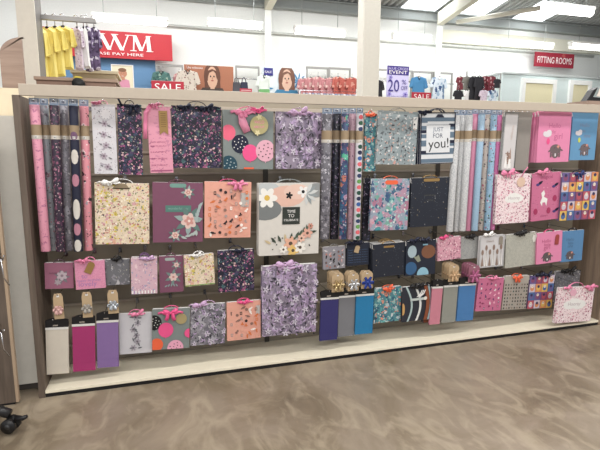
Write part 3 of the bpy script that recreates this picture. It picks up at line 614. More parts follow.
# ------------------------------------------------------------------ gift wrap rolls
def roll(label, xt, yt, xb, yb, wpx, Y, mat, group=None, deco=None, tab='#8e9fb8', behind=0):
    a = P(xt, yt, Y); b = P(xb, yb, Y); r = (P(xt+wpx/2, yt, Y)-P(xt-wpx/2, yt, Y)).length/2
    L_ = (a-b).length; an = math.atan2(-(a-b).x, (a-b).z)
    base = Vector((b.x, Y+r, b.z))
    o = thing('gift_wrap_roll', label, 'wrapping paper', base, -an, 0, group)
    mb = MB(); n = 20; vs = []; fs = []
    prof = [(r*.45, .004), (r*.97, .0), (r, .002), (r, L_-.002), (r*.97, L_), (r*.45, L_-.004)]
    for q, z in prof: vs += [(q*math.cos(2*PI*k/n), q*math.sin(2*PI*k/n), z) for k in range(n)]
    for i in range(len(prof)): 
        j = (i+1) % len(prof); fs += [(i*n+k, i*n+(k+1) % n, j*n+(k+1) % n, j*n+k) for k in range(n)]
    mb.add(vs, fs, mat, True)
    if deco: deco(mb, r, L_)
    mb.build('paper_roll', o)
    mb = MB(); z1 = L_*.87; z0 = L_*.80; z2 = L_*.775
    for za, zb, mt in ((z0, z1, flat('#9a8468', .6)), (z2, z0, flat('#c9c2b8', .6))):
        mb.add([((r+.0008)*math.cos(2*PI*k/n), (r+.0008)*math.sin(2*PI*k/n), z) for z in (za, zb) for k in range(n)], [(k, (k+1) % n, n+(k+1) % n, n+k) for k in range(n)], mt, True)
    lbo = mb.build('label_band', o); mb = MB(); mb.box((-r*.25, -r-.0016, z2+.003), (r*.3, -r-.0006, z0-.003), M_WHITE)
    for q in range(4): mb.box((-r*.2+q*r*.11, -r-.0019, z2+.005), (-r*.15+q*r*.11, -r-.0017, z0-.005), M_DARK)
    mb.build('barcode', lbo)
    mb = MB(); mb.box((-r*.98, -.001, L_+.001), (r*.98, .001, L_+.032), flat(tab, .2)); mb.box((-r*.7, -.0018, L_+.01), (r*.6, -.001, L_+.027), flat('#c3cbd8', .3)); mb.box((-r*.5, -.0022, L_+.015), (r*.2, -.0018, L_+.021), flat('#6d7a94', .3))
    mb.build('hang_tab', o)
    if behind >= 0: hook(base.x-math.sin(an)*L_, base.z+L_+.012, Y+r)
    return o
def curved_spot(mb, r, z, A, hh, mat):
    n = 10; vs = []
    for i in range(n+1):
        q = -1+2*i/n; e = max(.02, math.sqrt(max(0, 1-q*q))); a = A*q
        vs += [((r+.0008)*math.sin(a), -(r+.0008)*math.cos(a), z-hh*e), ((r+.0008)*math.sin(a), -(r+.0008)*math.cos(a), z+hh*e)]
    mb.add(vs, [(2*i, 2*i+2, 2*i+3, 2*i+1) for i in range(n)], mat, True)
def rabbitpaper(mb, r, L_):
    for zc, hh, c in ((.66, .035, '#cfc8c0'), (.30, .05, '#cfc8c0'), (.045, .03, '#cfc8c0'), (.5, .03, '#b5788c'), (.8, .02, '#6d4a6c'), (.16, .03, '#b5788c')):
        curved_spot(mb, r, zc*L_, .85, hh, flat(c))
def bigdots(mb, r, L_):
    cols = ['#e2606a', '#2d5a42', '#2b3a63', '#5f9a4c', '#e2606a', '#1f4a3c', '#22264a', '#2f5aa0']; n = 12; N_ = 22
    for i in range(N_):
        z = L_*(1-(i+.6)/N_)
        if L_*.77 < z < L_*.87: continue
        curved_spot(mb, r, z, .72, r*.62, flat(cols[i % 8]))
roll('leftmost pink wrapping paper roll with tiny script', 33.2, 104.5, 45, 252, 10.5, .03, PINKSCRIPT)
roll('grey wrapping paper roll with mauve buds, beside the leftmost pink roll', 43.3, 105, 53, 251, 8.6, .08, GREYROLL)
roll('plum wrapping paper roll with small pink flowers', 53.3, 105, 60, 252, 9.5, .03, DARKFL2)
roll('lilac grey lily wrapping paper roll beside the navy rabbit roll', 63, 105.5, 68.6, 251, 9.2, .08, LILACGREY)
roll('navy wrapping paper roll with cream rabbit shapes', 72.7, 105.5, 78, 252, 9.5, .03, flat('#20233a'), deco=rabbitpaper)
roll('pink wrapping paper roll with little dogs, right end of the left rolls', 83.3, 106, 88.2, 251, 9.5, .07, PINKDOG)
roll('charcoal grey leaf wrapping paper roll at the left of the middle rolls', 329, 113.5, 325.8, 239.5, 10, .05, GREYSTAR)
roll('ink black wrapping paper roll with tiny dots in the middle rolls', 338.5, 113.5, 335.4, 239.5, 8.5, .10, DARKROLL)
roll('teal and navy feather wrapping paper roll', 346.8, 113.5, 344, 239.5, 7.3, .05, MULTIROLL)
roll('dusty pink speckled wrapping paper roll left of the spotted roll', 354, 113.5, 351, 239.5, 6.8, .085, PINKSPECK)
roll('white wrapping paper roll with big coloured spots', 361.3, 113.5, 357.7, 240, 6.4, .045, flat('#d2d0d8'), deco=bigdots)
for i, lb in enumerate(['white glitter wrapping roll, leftmost of the three beside the JUST FOR you! bag', 'white glitter wrapping roll, middle of the three', 'white glitter wrapping roll, rightmost of the three, touching the plain pink roll']):
    roll(lb, 459.3+i*6.2, 115, 451.3+i*6.4, 232-i*.3, 6.2, .05+.035*(i % 2), WHITEGLIT)
roll('plain pink wrapping paper roll in the right rolls', 477.6, 114, 469.5, 231, 5.9, .085, PINKPLAIN)
roll('plain pale blue wrapping paper roll in the right rolls', 484, 114.5, 476.3, 231, 5.8, .05, BLUEPLAIN)
roll('cream spotted leopard wrapping paper roll', 490.7, 114.5, 482.6, 230.5, 6.6, .085, DOTMIX)
roll('pale blue wrapping paper roll with animals, right of the leopard roll', 496.3, 115, 488.6, 230.5, 5.4, .05, BLUEMIX)
roll('magenta wrapping paper roll at the right end, tucked beside the silver bottle bag', 501.2, 115, 493.5, 230, 5.4, .08, PINKMIX)

# ------------------------------------------------------------------ tissue packs on the bottom row
def tissue(label, TL, TR, BL, Y, hexc):
    w, h, an, bot = frame(TL, TR, BL, Y)
    if bot.z < .0365: bot.z = .0375
    o = thing('tissue_paper_pack', label, 'tissue paper', bot, -an)
    mb = MB(); mb.box((-w/2, 0, 0), (w/2, .014, h), flat(hexc, .3)); mb.box((-w/2-.0008, -.0006, h*.18), (w/2+.0008, -.0001, h*.182), flat(hexc, .2)); bevel(mb.build('folded_tissue', o), .002)
    mb = MB(); mb.box((-w/2-.001, -.002, h-.012), (w/2+.001, .016, h+.0), flat('#dad8d4', .4)); mb.build('white_strip', o)
    mb = MB(); mb.prism([(-w/2-.001, 0), (w/2+.001, 0), (w/2+.001, .035), (w*.2, .045), (-w*.2, .045), (-w/2-.001, .035)], -.001, .015, M_DARK)
    c = mb.build('header_card', o, (0, 0, h))
    mb = MB(); mb.box((-w*.18, -.0018, .006), (w*.05, -.001, .014), M_CHROME); mb.build('clip', c)
    hook(bot.x, bot.z+h+.035, Y)
    return o
tissue('cream tissue paper pack, first at the bottom left', (45.8, 328), (68.5, 326.5), (46.3, 375), .05, '#cfc6b8')
tissue('magenta tissue paper pack at the bottom left', (72.3, 324.5), (95, 323), (73, 372), .05, '#a8316c')
tissue('purple tissue paper pack beside the white posy bag', (96.8, 321), (118.5, 319.5), (97.2, 368.3), .05, '#8466a0')
tissue('deep violet tissue paper pack beside the huge lily bag', (320.8, 298), (338.6, 297), (319.8, 341), .05, '#33316e')
tissue('grey tissue paper pack between violet and blue packs', (339, 296), (355.3, 295), (337.8, 337), .06, '#77787e')
tissue('bright blue tissue paper pack', (356.4, 294.5), (374, 293.2), (355, 334.8), .05, '#1f79ae')
tissue('pale pink tissue paper pack, bottom row middle', (433, 287), (443.5, 286), (428.7, 325), .05, '#c97c8e')
tissue('silver grey tissue paper pack beside the pale pink pack', (444.2, 285.7), (458.3, 284.7), (441.2, 323.3), .055, '#8f9088')
tissue('mid blue tissue paper pack, rightmost of the tissue packs', (459.5, 284.2), (476, 283.3), (456.5, 321.3), .05, '#4379b4')

# ------------------------------------------------------------------ small kraft cards with ribbon bows above the tissue
def card(label, x0, x1, y0, y1, Y, ribbon, n=1, grp=None, cardm=M_KRAFT):
    a = P(x0, y0, Y); b = P(x1, y1, Y); w = b.x-a.x; h = a.z-b.z
    o = thing('ribbon_card', label, 'ribbon', ((a.x+b.x)/2, Y, b.z))
    mb = MB(); mb.prism([(-w/2, 0), (w/2, 0), (w/2, h*.85), (w*.35, h), (-w*.35, h), (-w/2, h*.85)], 0, .002, cardm)
    mb.prism([(-.006, h*.86), (.006, h*.86), (.006, h*.93), (-.006, h*.93)], -.0006, -.0001, M_WHITE)
    mb.build('card_backing', o)
    mb = MB()
    for k in range(6):
        an = k*PI/3; pts = []
        for i in range(9):
            t = 2*PI*i/8; q = w*.45*(1-math.cos(t))*.6; pts.append((q*math.cos(an), -.004-.012*abs(math.sin(t/2)), h*.38+q*math.sin(an)+.004*math.sin(t)))
        mb.strip(pts, .014, ribbon, side=(-math.sin(an), 0, math.cos(an)))
    mb.tube([(0, -.014, h*.38), (0, -.002, h*.38)], w*.14, ribbon, 10)
    mb.build('ribbon_rosette', o)
    hook(o.location.x, b.z+h*.9, Y)
    for i in range(n-1):
        lb = 'kraft cards stacked behind the ' + label.replace('ribbon card with a ', '').split(' above')[0] + ' card above' + label.split(' above')[1]
        copy_thing(o, (o.location.x-.002*(i+1), Y+.022*(i+1), o.location.z+.003*(i+1)), lb, lb)
    return o
card('ribbon card with a pink rosette above the cream tissue', 52.5, 64.5, 294, 318.5, .04, flat('#d9a9a4', .3))
card('ribbon card with a grey rosette above the magenta tissue', 81.2, 93, 292.5, 317, .04, flat('#a9a29a', .3))
card('ribbon card with a silver rosette above the purple tissue', 107, 119, 290.5, 313, .04, flat('#bcc3cc', .2, .4))
card('ribbon card with a gold rosette above the violet tissue', 332, 343.5, 274, 291.5, .035, flat('#c9ae7c', .2, .6), 4)
card('ribbon card with a silver rosette above the grey tissue', 348, 358.5, 273.5, 290.5, .035, flat('#c9cace', .2, .6), 3)
card('ribbon card with a blue rosette above the bright blue tissue', 361.5, 372.5, 272, 288, .035, flat('#27409a', .25), 2)
card('ribbon card with a tan rosette above the silver grey tissue', 449, 458.5, 265.5, 281, .035, flat('#c9a47c', .35), 4)
card('ribbon card with a pink rosette above the mid blue tissue', 469, 479, 266, 281.5, .035, flat('#b85f8c', .35), 4, cardm=flat('#9a5f72'))

# most bags carry a knotted ribbon on their handles
for o in [q for q in C.objects if q.get('category') == 'gift bag' and 'group' not in q.keys()]:
    ch = [c.name.split('.')[0] for c in o.children]
    hd = [c for c in o.children if c.name.startswith('handle')]
    if 'bow' in ch or not hd: continue
    mt = hd[0].data.materials[0]
    if mt in (M_NAVY, M_DARK, M_LILACR, M_PINKR, M_HOTPINK, M_WHITE) and not any(k in o['label'] for k in ('elephant', 'celebrate', 'taupe', 'dark ink')):
        w, h = o['w'], o['h']
        for q in range(2 if mt in (M_NAVY, M_DARK) else 1):
            bow(o, R.uniform(-.15, .15)*w + (q-.5)*w*.3, h+R.uniform(.0, .008), w*R.uniform(.25, .38), mt, tails=R.uniform(.15, .4), wd=.01)

# ================================================================== the store around it
def rectpx(x0, y0, x1, y1, Y):
    a = P(x0, (y0+y1)/2, Y); b = P(x1, (y0+y1)/2, Y); t = P((x0+x1)/2, y0, Y); u = P((x0+x1)/2, y1, Y)
    return a.x, u.z, b.x, t.z            # X0, Z0, X1, Z1
def mix_noise(name, stops, scale, rough, detail=8, dist=1.5, bump=.1, stretch=(1, 1, 1)):
    mt, nt, b = newmat(name, rough); N = nt.nodes; L = nt.links
    tc = N.new('ShaderNodeTexCoord'); mp = N.new('ShaderNodeMapping'); mp.inputs['Scale'].default_value = stretch; L.new(tc.outputs['Object'], mp.inputs[0])
    n = N.new('ShaderNodeTexNoise'); n.inputs['Scale'].default_value = scale; n.inputs['Detail'].default_value = detail; n.inputs['Distortion'].default_value = dist; n.inputs['Roughness'].default_value = .62
    L.new(mp.outputs[0], n.inputs['Vector'])
    cr = N.new('ShaderNodeValToRGB'); el = cr.color_ramp.elements
    while len(el) < len(stops): el.new(.5)
    for i, (p, c) in enumerate(stops): el[i].position = p; el[i].color = lin(c)
    L.new(n.outputs['Fac'], cr.inputs[0]); L.new(cr.outputs[0], b.inputs['Base Color'])
    if bump:
        bp = N.new('ShaderNodeBump'); bp.inputs['Strength'].default_value = bump; bp.inputs['Distance'].default_value = .01; L.new(n.outputs['Fac'], bp.inputs['Height']); L.new(bp.outputs[0], b.inputs['Normal'])
    return mt, nt, b, n, cr
# floor: trowelled brown concrete
M_FLOOR, nt, b, n, cr = mix_noise('trowelled_brown_concrete', [(.28, '#6a5d4c'), (.44, '#83745f'), (.56, '#918270'), (.72, '#a3947e')], 1.8, .42, 12, .8, .04)
N = nt.nodes; L = nt.links
tc = N.new('ShaderNodeTexCoord')
w2 = N.new('ShaderNodeTexNoise'); w2.inputs['Scale'].default_value = 5.0; w2.inputs['Distortion'].default_value = 1.5; w2.inputs['Detail'].default_value = 9; w2.inputs['Roughness'].default_value = .55
mp = N.new('ShaderNodeMapping'); mp.inputs['Scale'].default_value = (1.6, .8, 1); mp.inputs['Rotation'].default_value = (0, 0, .7)
L.new(tc.outputs['Object'], mp.inputs[0]); L.new(mp.outputs[0], w2.inputs['Vector'])
mr = N.new('ShaderNodeMapRange'); mr.inputs[1].default_value = .48; mr.inputs[2].default_value = .66; mr.inputs[3].default_value = 0; mr.inputs[4].default_value = .42; L.new(w2.outputs['Fac'], mr.inputs[0])
mx = N.new('ShaderNodeMix'); mx.data_type = 'RGBA'; L.new(mr.outputs[0], mx.inputs[0]); L.new(cr.outputs[0], mx.inputs[6]); mx.inputs[7].default_value = lin('#bcad94')
L.new(mx.outputs[2], b.inputs['Base Color'])
mr2 = N.new('ShaderNodeMapRange'); mr2.inputs[3].default_value = .28; mr2.inputs[4].default_value = .55; L.new(w2.outputs['Fac'], mr2.inputs[0]); L.new(mr2.outputs[0], b.inputs['Roughness'])
mb = MB(); mb.box((-6, -5, -.05), (22, 10.1, 0), M_FLOOR); struct(mb.build('floor'))

YW = 10.0
M_WALL = flat('#eceeea', .7)
zb = P(275, 5, YW-.2).z
mb = MB(); mb.box((-6, YW, 0), (22, YW+.15, 7), M_WALL); struct(mb.build('wall_back'))
# fitting room block on the right
M_PALE = flat('#d3e2e2', .7)
a = P(503, 74, 8.6)
mb = MB(); mb.box((a.x, 8.6, 0), (22, YW-.01, a.z), M_PALE); mb.build('wall_fitting_rooms')['kind'] = 'structure'
mb = MB(); mb.box((a.x-.02, 8.56, a.z+.002), (22, YW-.02, a.z+.05), flat('#b5bcbc')); struct(mb.build('trim_1'))
for i, (x0, x1, yt) in enumerate(((524.5, 552, 83.5), (572, 587, 85))):
    X0, Z0, X1, Z1 = rectpx(x0, yt, x1, 105, 8.55)
    mb = MB(); mb.box((X0, 8.55, 0.001), (X1, 8.585, Z1), flat('#e8e0b8', .6)); d_ = struct(mb.build('door_%d' % (i+1)))
    mb = MB()
    for q in (((X0-.12, 8.52, 0.001), (X0-.002, 8.598, Z1+.12)), ((X1+.002, 8.52, 0.001), (X1+.12, 8.598, Z1+.12)), ((X0-.002, 8.52, Z1+.002), (X1+.002, 8.598, Z1+.12))): mb.box(*q, flat('#f0f2f0'))
    struct(mb.build('trim_%d' % (i+2)))
    mb = MB(); mb.tube([(X0+.08, 8.548, 1.0), (X0+.08, 8.50, 1.0), (X0+.2, 8.50, 1.0)], .012, M_CHROME); mb.build('door_handle', d_)

# roof: corrugated sheet rising towards the camera, eaves beam, rafters
M_ROOF = flat('#a8aaa8', .55)
zb = P(300, 9, YW-.3).z
mb = MB(); vs = []; fs = []; nx = 620; x0 = -6
for i in range(nx+1):
    x = x0+28*i/nx; q = .035*(1 if (i//2) % 2 else -1)
    vs += [(x, YW+.1, zb+.28+q), (x, 2.0, zb+1.5+q), (x, -5, zb+.6+q)]
for i in range(nx): fs += [(i*3, i*3+3, i*3+4, i*3+1), (i*3+1, i*3+4, i*3+5, i*3+2)]
mb.add(vs, fs, M_ROOF); o = mb.build('ceiling'); struct(o)
md = o.modifiers.new('thickness', 'SOLIDIFY'); md.thickness = .03; md.offset = 1
M_STEEL = flat('#8d9290', .5); M_CREAMS = flat('#d6d2be', .5)
mb = MB(); mb.box((-6, YW-.35, zb-.02), (22, YW-.15, zb+.03), M_STEEL); mb.box((-6, YW-.27, zb+.03), (22, YW-.23, zb+.22), M_STEEL); mb.box((-6, YW-.35, zb+.22), (22, YW-.15, zb+.25), M_STEEL); struct(mb.build('trim_4'))
for i, px in enumerate((268, 440)):
    p = P(px, 28 if px > 400 else 9, YW-.4)
    mb = MB()
    x = p.x
    mb.add([(x-.09, YW-.4, zb-.12), (x+.09, YW-.4, zb-.12), (x+.09, YW-.4, zb+.2), (x-.09, YW-.4, zb+.2), (x-.09, 2.0, zb+.95), (x+.09, 2.0, zb+.95), (x+.09, 2.0, zb+1.3), (x-.09, 2.0, zb+1.3)],
           [(0, 1, 2, 3), (5, 4, 7, 6), (0, 4, 5, 1), (1, 5, 6, 2), (2, 6, 7, 3), (3, 7, 4, 0)], M_CREAMS)
    struct(mb.build('trim_%d' % (5+i)))
    mb = MB(); mb.box((x-.08, YW-.4, 0.001), (x+.08, YW-.36, zb-.13), M_WALL); struct(mb.build('trim_%d' % (8+i)))
p = P(457, 22, YW-.6); mb = MB(); mb.tube([(p.x, YW-.6, p.z), tuple(P(540, 8, 7.5))], .06, flat('#f4f0e2'), 8); struct(mb.build('trim_7'))
mb = MB(); p = P(440, 33, YW-.1); q = P(600, 52, YW-.1); mb.box((p.x, YW-.12, p.z-.25), (22, YW-.01, p.z+.1), flat('#e5e3d0')); struct(mb.build('trim_10'))
# roof lights, set in the sheet
def roofz(y): return zb+.28 + (YW+.1-y)/(YW+.1-2)*1.22
M_SKY = flat('#f6fbff', .5, emit=5)
def rooflight(px, py, wd, ln):
    d = FW + RT*((px-300)/F) - UP*((py-225)/F); s_ = 1.22/(YW+.1-2)
    # intersect with sloping sheet
    t = (zb+.28+(YW+.1)*s_ - CAM.z - s_*CAM.y)/(d.z + s_*d.y); p = CAM + d*t
    mb = MB(); y0, y1 = p.y-ln/2, p.y+ln/2
    mb.add([(p.x-wd/2, y0, roofz(y0)-.05), (p.x+wd/2, y0, roofz(y0)-.05), (p.x+wd/2, y1, roofz(y1)-.05), (p.x-wd/2, y1, roofz(y1)-.05),
            (p.x-wd/2, y0, roofz(y0)-.09), (p.x+wd/2, y0, roofz(y0)-.09), (p.x+wd/2, y1, roofz(y1)-.09), (p.x-wd/2, y1, roofz(y1)-.09)],
           [(0, 1, 2, 3), (7, 6, 5, 4), (0, 4, 5, 1), (1, 5, 6, 2), (2, 6, 7, 3), (3, 7, 4, 0)], M_SKY)
    return mb
for i, (px, py, wd, ln) in enumerate(((420, 5, 1.0, 1.8), (535, 13, 1.0, 1.6), (484, 1, .9, 1.2))):
    struct(rooflight(px, py, wd, ln).build('window_%d' % (i+1)))

# hanging light battens
M_TUBE = flat('#fffdf6', .4, emit=9); M_BAT = flat('#e9e9e4', .5)
def batten(label, x0, y0, x1, y1, Y, wires=True, r=.05):
    a = P(x0, y0, Y); b = P(x1, y1, Y); Ln = b.x-a.x; c = (a+b)/2
    o = thing('batten_light', label, 'ceiling light', (c.x, Y, c.z), math.atan2(-(b.z-a.z), Ln)*0)
    mb = MB(); mb.box((-Ln/2, -.09, .03), (Ln/2, .09, .09), M_BAT); bevel(mb.build('housing', o), .008)
    mb = MB(); mb.tube([(-Ln/2+.03, 0, -.01), (Ln/2-.03, 0, -.01)], r, M_TUBE, 12); mb.build('diffuser', o)
    for sg in (-1, 1):
        mb = MB(); mb.box((sg*(Ln/2-.015)-.014, -.06, -.06), (sg*(Ln/2-.015)+.014, .06, .029), M_BAT); mb.build('end_cap', o)
    if wires:
        for sg in (-.35, .35):
            mb = MB(); mb.tube([(sg*Ln, 0, .0901), (sg*Ln, 0, roofz(Y)-c.z-.09)], .006, M_STEEL, 5); mb.build('suspension_wire', o)
batten('hanging strip light above the red pay here sign', 92, 18.5, 168, 22.5, 8.5)
batten('hanging strip light in the upper middle, left of the bright tube', 207, 23.5, 262, 26, 8.5)
batten('bright tube light left of the white column', 294, 30, 345, 33, 7.5, r=.075)
batten('hanging strip light just right of the white column', 392, 37, 430, 38.5, 9)
batten('hanging strip light over the coat rack', 500, 44, 552, 46, 8.5)
batten('bright strip light at the right edge near the roof', 570, 46, 625, 48, 7.5, r=.08)
batten('bright wide strip light near the top right roof', 548, 8, 592, 12, 5.5, r=.08)
# light rows over the aisle in front of the gondola (placeholder, builds no lamps)
for i, (x, y) in enumerate([(-.6, -1.5), (1.2, -1.5), (3.0, -1.5)]):
    pass

a = P(166, 23, 9.7); b = P(600, 49, 9.7)
mb = MB(); mb.tube([(a.x, 9.9, a.z), (b.x, 9.9, a.z)], .03, flat('#cfd2cc'), 8); struct(mb.build('trim_12'))
# ---- signs
M_RED = flat('#c4232f', .5); M_SIGNW = flat('#f5f0ee', .6)
def board(name, label, cat, x0, y0, x1, y1, Y, mat, fn=None, th=.03, frame_m=None, cut=0, hang=None):
    X0, Z0, X1, Z1 = rectpx(x0, y0, x1, y1, Y); w = X1-X0; h = Z1-Z0
    o = thing(name, label, cat, ((X0+X1)/2, Y, Z0))
    mb = MB(); mb.box((-w/2, 0, 0), (w/2, th, h), mat)
    if fn:
        d = Deco(mb, w, h); d.y = (lambda d=d: (setattr(d, 'k', d.k+1), -.001-d.k*.0015)[1]); fn(d)
    mb.build('panel', o)
    if frame_m:
        mb = MB(); f = h*.02+.004
        for q in (((-w/2-f, -.01, -f), (w/2+f, th, -.0005)), ((-w/2-f, -.01, h+.0005), (w/2+f, th, h+f)), ((-w/2-f, -.01, 0), (-w/2-.0005, th, h)), ((w/2+.0005, -.01, 0), (w/2+f, th, h))): mb.box(*q, frame_m)
        mb.build('frame', o)
    return o, w, h
def wm(d):
    W = M_SIGNW
    def X(u): return .6*u+.276
    rc = lambda a, b, c, e: d.rect(X(a), b, X(c), e, W)
    def serif(u, v, ww=.05): rc(u-ww/2, v-.012, u+ww/2, v+.012)
    # E (behind the clothes), W, M as serif capitals
    rc(.02, .12, .06, .64)
    for v in (.12, .36, .615): rc(-.01, v, .2, v+.03)
    def st(u0, v0, u1, v1, t): d.pts([(X(u0-t/2), v0), (X(u0+t/2), v0), (X(u1+t/2), v1), (X(u1-t/2), v1)], W)
    st(.30, .12, .395, .70, .05); st(.475, .13, .40, .70, .018); st(.455, .12, .555, .70, .05); st(.64, .12, .56, .70, .018)
    serif(.30, .125, .10); serif(.47, .125, .09); serif(.645, .125, .085)
    st(.715, .12, .70, .70, .018); st(.72, .12, .80, .68, .05); st(.89, .12, .805, .68, .018); st(.89, .12, .905, .70, .05)
    serif(.71, .125, .07); serif(.70, .695, .08); serif(.90, .125, .07); serif(.91, .695, .09)
    d.text('PLEASE PAY HERE', .56, .85, .42, W, .10)
board('shop_sign', 'large red sign with white serif capitals and PLEASE PAY HERE', 'sign', 38, 30.5, 172, 57.5, 9.6, M_RED, wm, .06)
board('shop_sign', 'dark red FITTING ROOMS sign on the pale wall', 'sign', 535, 53, 574, 67.3, 9.7, flat('#9c1f33', .5), lambda d: [d.text('FITTING ROOMS', .5, .52, .88, M_SIGNW, .45), d.flower(.72, .15, .05, flat('#b9524f'), 5)], .04)
def sale(d): d.text('SALE', .5, .58, .8, M_SIGNW, .68); [d.rect(*q, flat('#e3a2a8')) for q in ((0, 0, 1, .03), (0, .97, 1, 1))]
o, w, h = board('sale_sign', 'red SALE sign above the header in front of the plaid shirt', 'sign', 151.5, 81, 184, 92, 3.6, flat('#bb2338', .5), sale, .02)
mb = MB(); mb.tube([(0, .01, -.002), (0, .01, -(P(168, 92, 3.6).z-1.30))], .012, M_CHROME); mb.build('stem', o)
o, w, h = board('sale_sign', 'red SALE sign in front of the blue jacket', 'sign', 412, 92.3, 431, 100, 5.2, flat('#bb2338', .5), sale, .02)
board('sale_sign', 'tiny red sign on the white stand beside the striped top', 'sign', 240, 88.5, 252, 96, 5.0, flat('#c23448', .5), lambda d: [d.rect(.1, .2+.25*i, .9, .3+.25*i, flat('#e8b9bd')) for i in range(3)], .02)
def event(d):
    V = flat('#3d2f86'); 
    d.rect(0, 0, 1, .27, V); d.text('BLUE CROSS', .5, .08, .9, flat('#cfc6f0'), .07); d.text('EVENT', .5, .19, .84, M_SIGNW, .10)
    d.text('20', .30, .60, .52, V, .36); d.text('%', .78, .48, .22, V, .14); d.text('OFF', .8, .66, .3, V, .12); d.text('selected lines', .5, .92, .6, V, .04)
    for u, v, r in ((.15, .35, .09), (.85, .86, .12), (.1, .86, .1)): d.flower(u, v, r, flat('#8f83cc'), 5, V)
board('event_poster', 'purple and lilac EVENT poster with a big 20 percent off', 'poster', 387, 66, 408.5, 99, 4.2, flat('#c9c3e8', .5), event, .02)
# ---- photographic posters
def portrait(hair, skin, top, cx=.5, s=1.0):
    def f(d):
        hr, sk, tp = flat(hair), flat(skin), flat(top)
        d.ell(cx, .40, .2*s, .30, hr, n=20); d.pts([(cx-.18*s, .4), (cx+.18*s, .4), (cx+.2*s, .85), (cx+.1*s, .9), (cx-.12*s, .9), (cx-.19*s, .85)], hr)
        d.pts([(cx-.34*s, 1), (cx-.24*s, .78), (cx+.24*s, .78), (cx+.34*s, 1)], tp); d.rect(cx-.05*s, .55, cx+.05*s, .82, sk)
        d.ell(cx, .42, .13*s, .22, sk, n=18); d.ell(cx-.04*s, .38, .015, .02, M_DARK, n=8); d.ell(cx+.04*s, .38, .015, .02, M_DARK, n=8)
        d.ell(cx, .45, .010, .03, flat('#b98468'), n=8); d.ell(cx, .53, .035*s, .012, flat('#a8433f'), n=8)
        d.pts([(cx-.14*s, .5), (cx-.13*s, .2), (cx, .12), (cx+.04*s, .17), (cx-.07*s, .26), (cx-.1*s, .4), (cx-.11*s, .55)], hr)
        d.pts([(cx+.14*s, .55), (cx+.13*s, .2), (cx, .12), (cx+.02*s, .17), (cx+.08*s, .27), (cx+.1*s, .42)], hr)
    return f
board('wall_poster', 'poster of a person in pink beside the blue wall panel, white border', 'poster', 112.5, 65.5, 133, 92, 7.0, flat('#e8dfc0'), lambda d: [d.ell(.5, .3, .22, .2, flat('#c98a6c')), d.ell(.5, .17, .2, .1, flat('#8a5f44')), d.pts([(.12, 1), (.2, .55), (.5, .48), (.8, .55), (.88, 1)], flat('#d98fa8')), d.rect(.4, .4, .6, .55, flat('#c98a6c')), d.ell(.43, .29, .02, .015, M_DARK, n=8), d.ell(.57, .29, .02, .015, M_DARK, n=8), d.ell(.5, .4, .06, .012, M_WHITE, n=8)], .03, M_SIGNW)
board('wall_poster', 'terracotta poster of a person with long brown hair and dark print top', 'poster', 184.5, 65.5, 233.5, 94, 9.4, flat('#b06f52'), lambda d: [d.text('the collection', .22, .1, .3, M_SIGNW)]+[portrait('#6d4434', '#dcae92', '#4a3c36', .56, .85)(d)]+[d.flower(.4+.06*i, .93, .02, flat('#d9c8b0')) for i in range(6)], .04)
def blueposter(d):
    for k in range(9): d.leaf(.82, .45, .2, k*.7, flat('#3d8cc0'), .16)
    for k in range(6): d.leaf(.1, .75, .16, k*1.05, flat('#3d8cc0'), .2)
    d.rect(.04, .03, .24, .3, flat('#2f2f86')); d.text('SALE', .14, .17, .14, M_SIGNW); portrait('#7a5140', '#dcb49c', '#3a7fa8', .55, .95)(d)
board('wall_poster', 'white and blue palm leaf poster of a person with long hair', 'poster', 262, 68, 306, 96, 9.4, flat('#dfe9ee'), blueposter, .04)
# blue painted panel under the red sign
X0, Z0, X1, Z1 = rectpx(96, 57.8, 156, 100, 9.8)
mb = MB(); mb.box((X0-1, 9.8, 0.001), (X1, 9.9, Z1), flat('#5f8cb8', .6)); tag(mb.build('partition'), 'blue painted panel below the red pay here sign', 'wall panel')
# framed wall bays where clothes hang
M_FR = flat('#9b9a96', .5)
def bay(label, x0, x1, yt0):
    X0, Z0, X1, Z1 = rectpx(x0, yt0, x1, 100, 9.7); o = thing('wall_bay', label, 'shop fitting', (X0, 9.7, 0))
    for q in (0, X1-X0):
        mb = MB(); mb.box((q-.018, 0, 0.001), (q+.018, .05, Z1), M_FR); mb.build('upright', o)
    mb = MB(); mb.box((-.018, 0, Z1+.001), (X1-X0+.018, .05, Z1+.05), M_FR); mb.build('top_bar', o)
    mb = MB(); mb.tube([(.018, -.12, Z1-.28), (X1-X0-.018, -.12, Z1-.28)], .012, M_CHROME, 6)
    for q in (.06, X1-X0-.06): mb.tube([(q, -.12, Z1-.28), (q, .0, Z1-.28)], .01, M_CHROME, 6)
    mb.build('hanging_rail', o)
bay('wall bay frame between the blue panel and terracotta poster', 157, 183, 66.5)
bay('wall bay frame between the two portrait posters', 236.5, 259, 68)
bay('wall bay frame for pink tops right of the palm poster', 307, 328, 68.8)
bay('wall bay frame for pink tops, second right of the palm poster', 329.5, 350, 69.6)
bay('wall bay frame just right of the white column', 367, 411.5, 71)
bay('wall bay frame holding the blue jacket', 413, 432, 73)
bay('wall bay frame holding the leaf print top', 433.5, 452, 74)

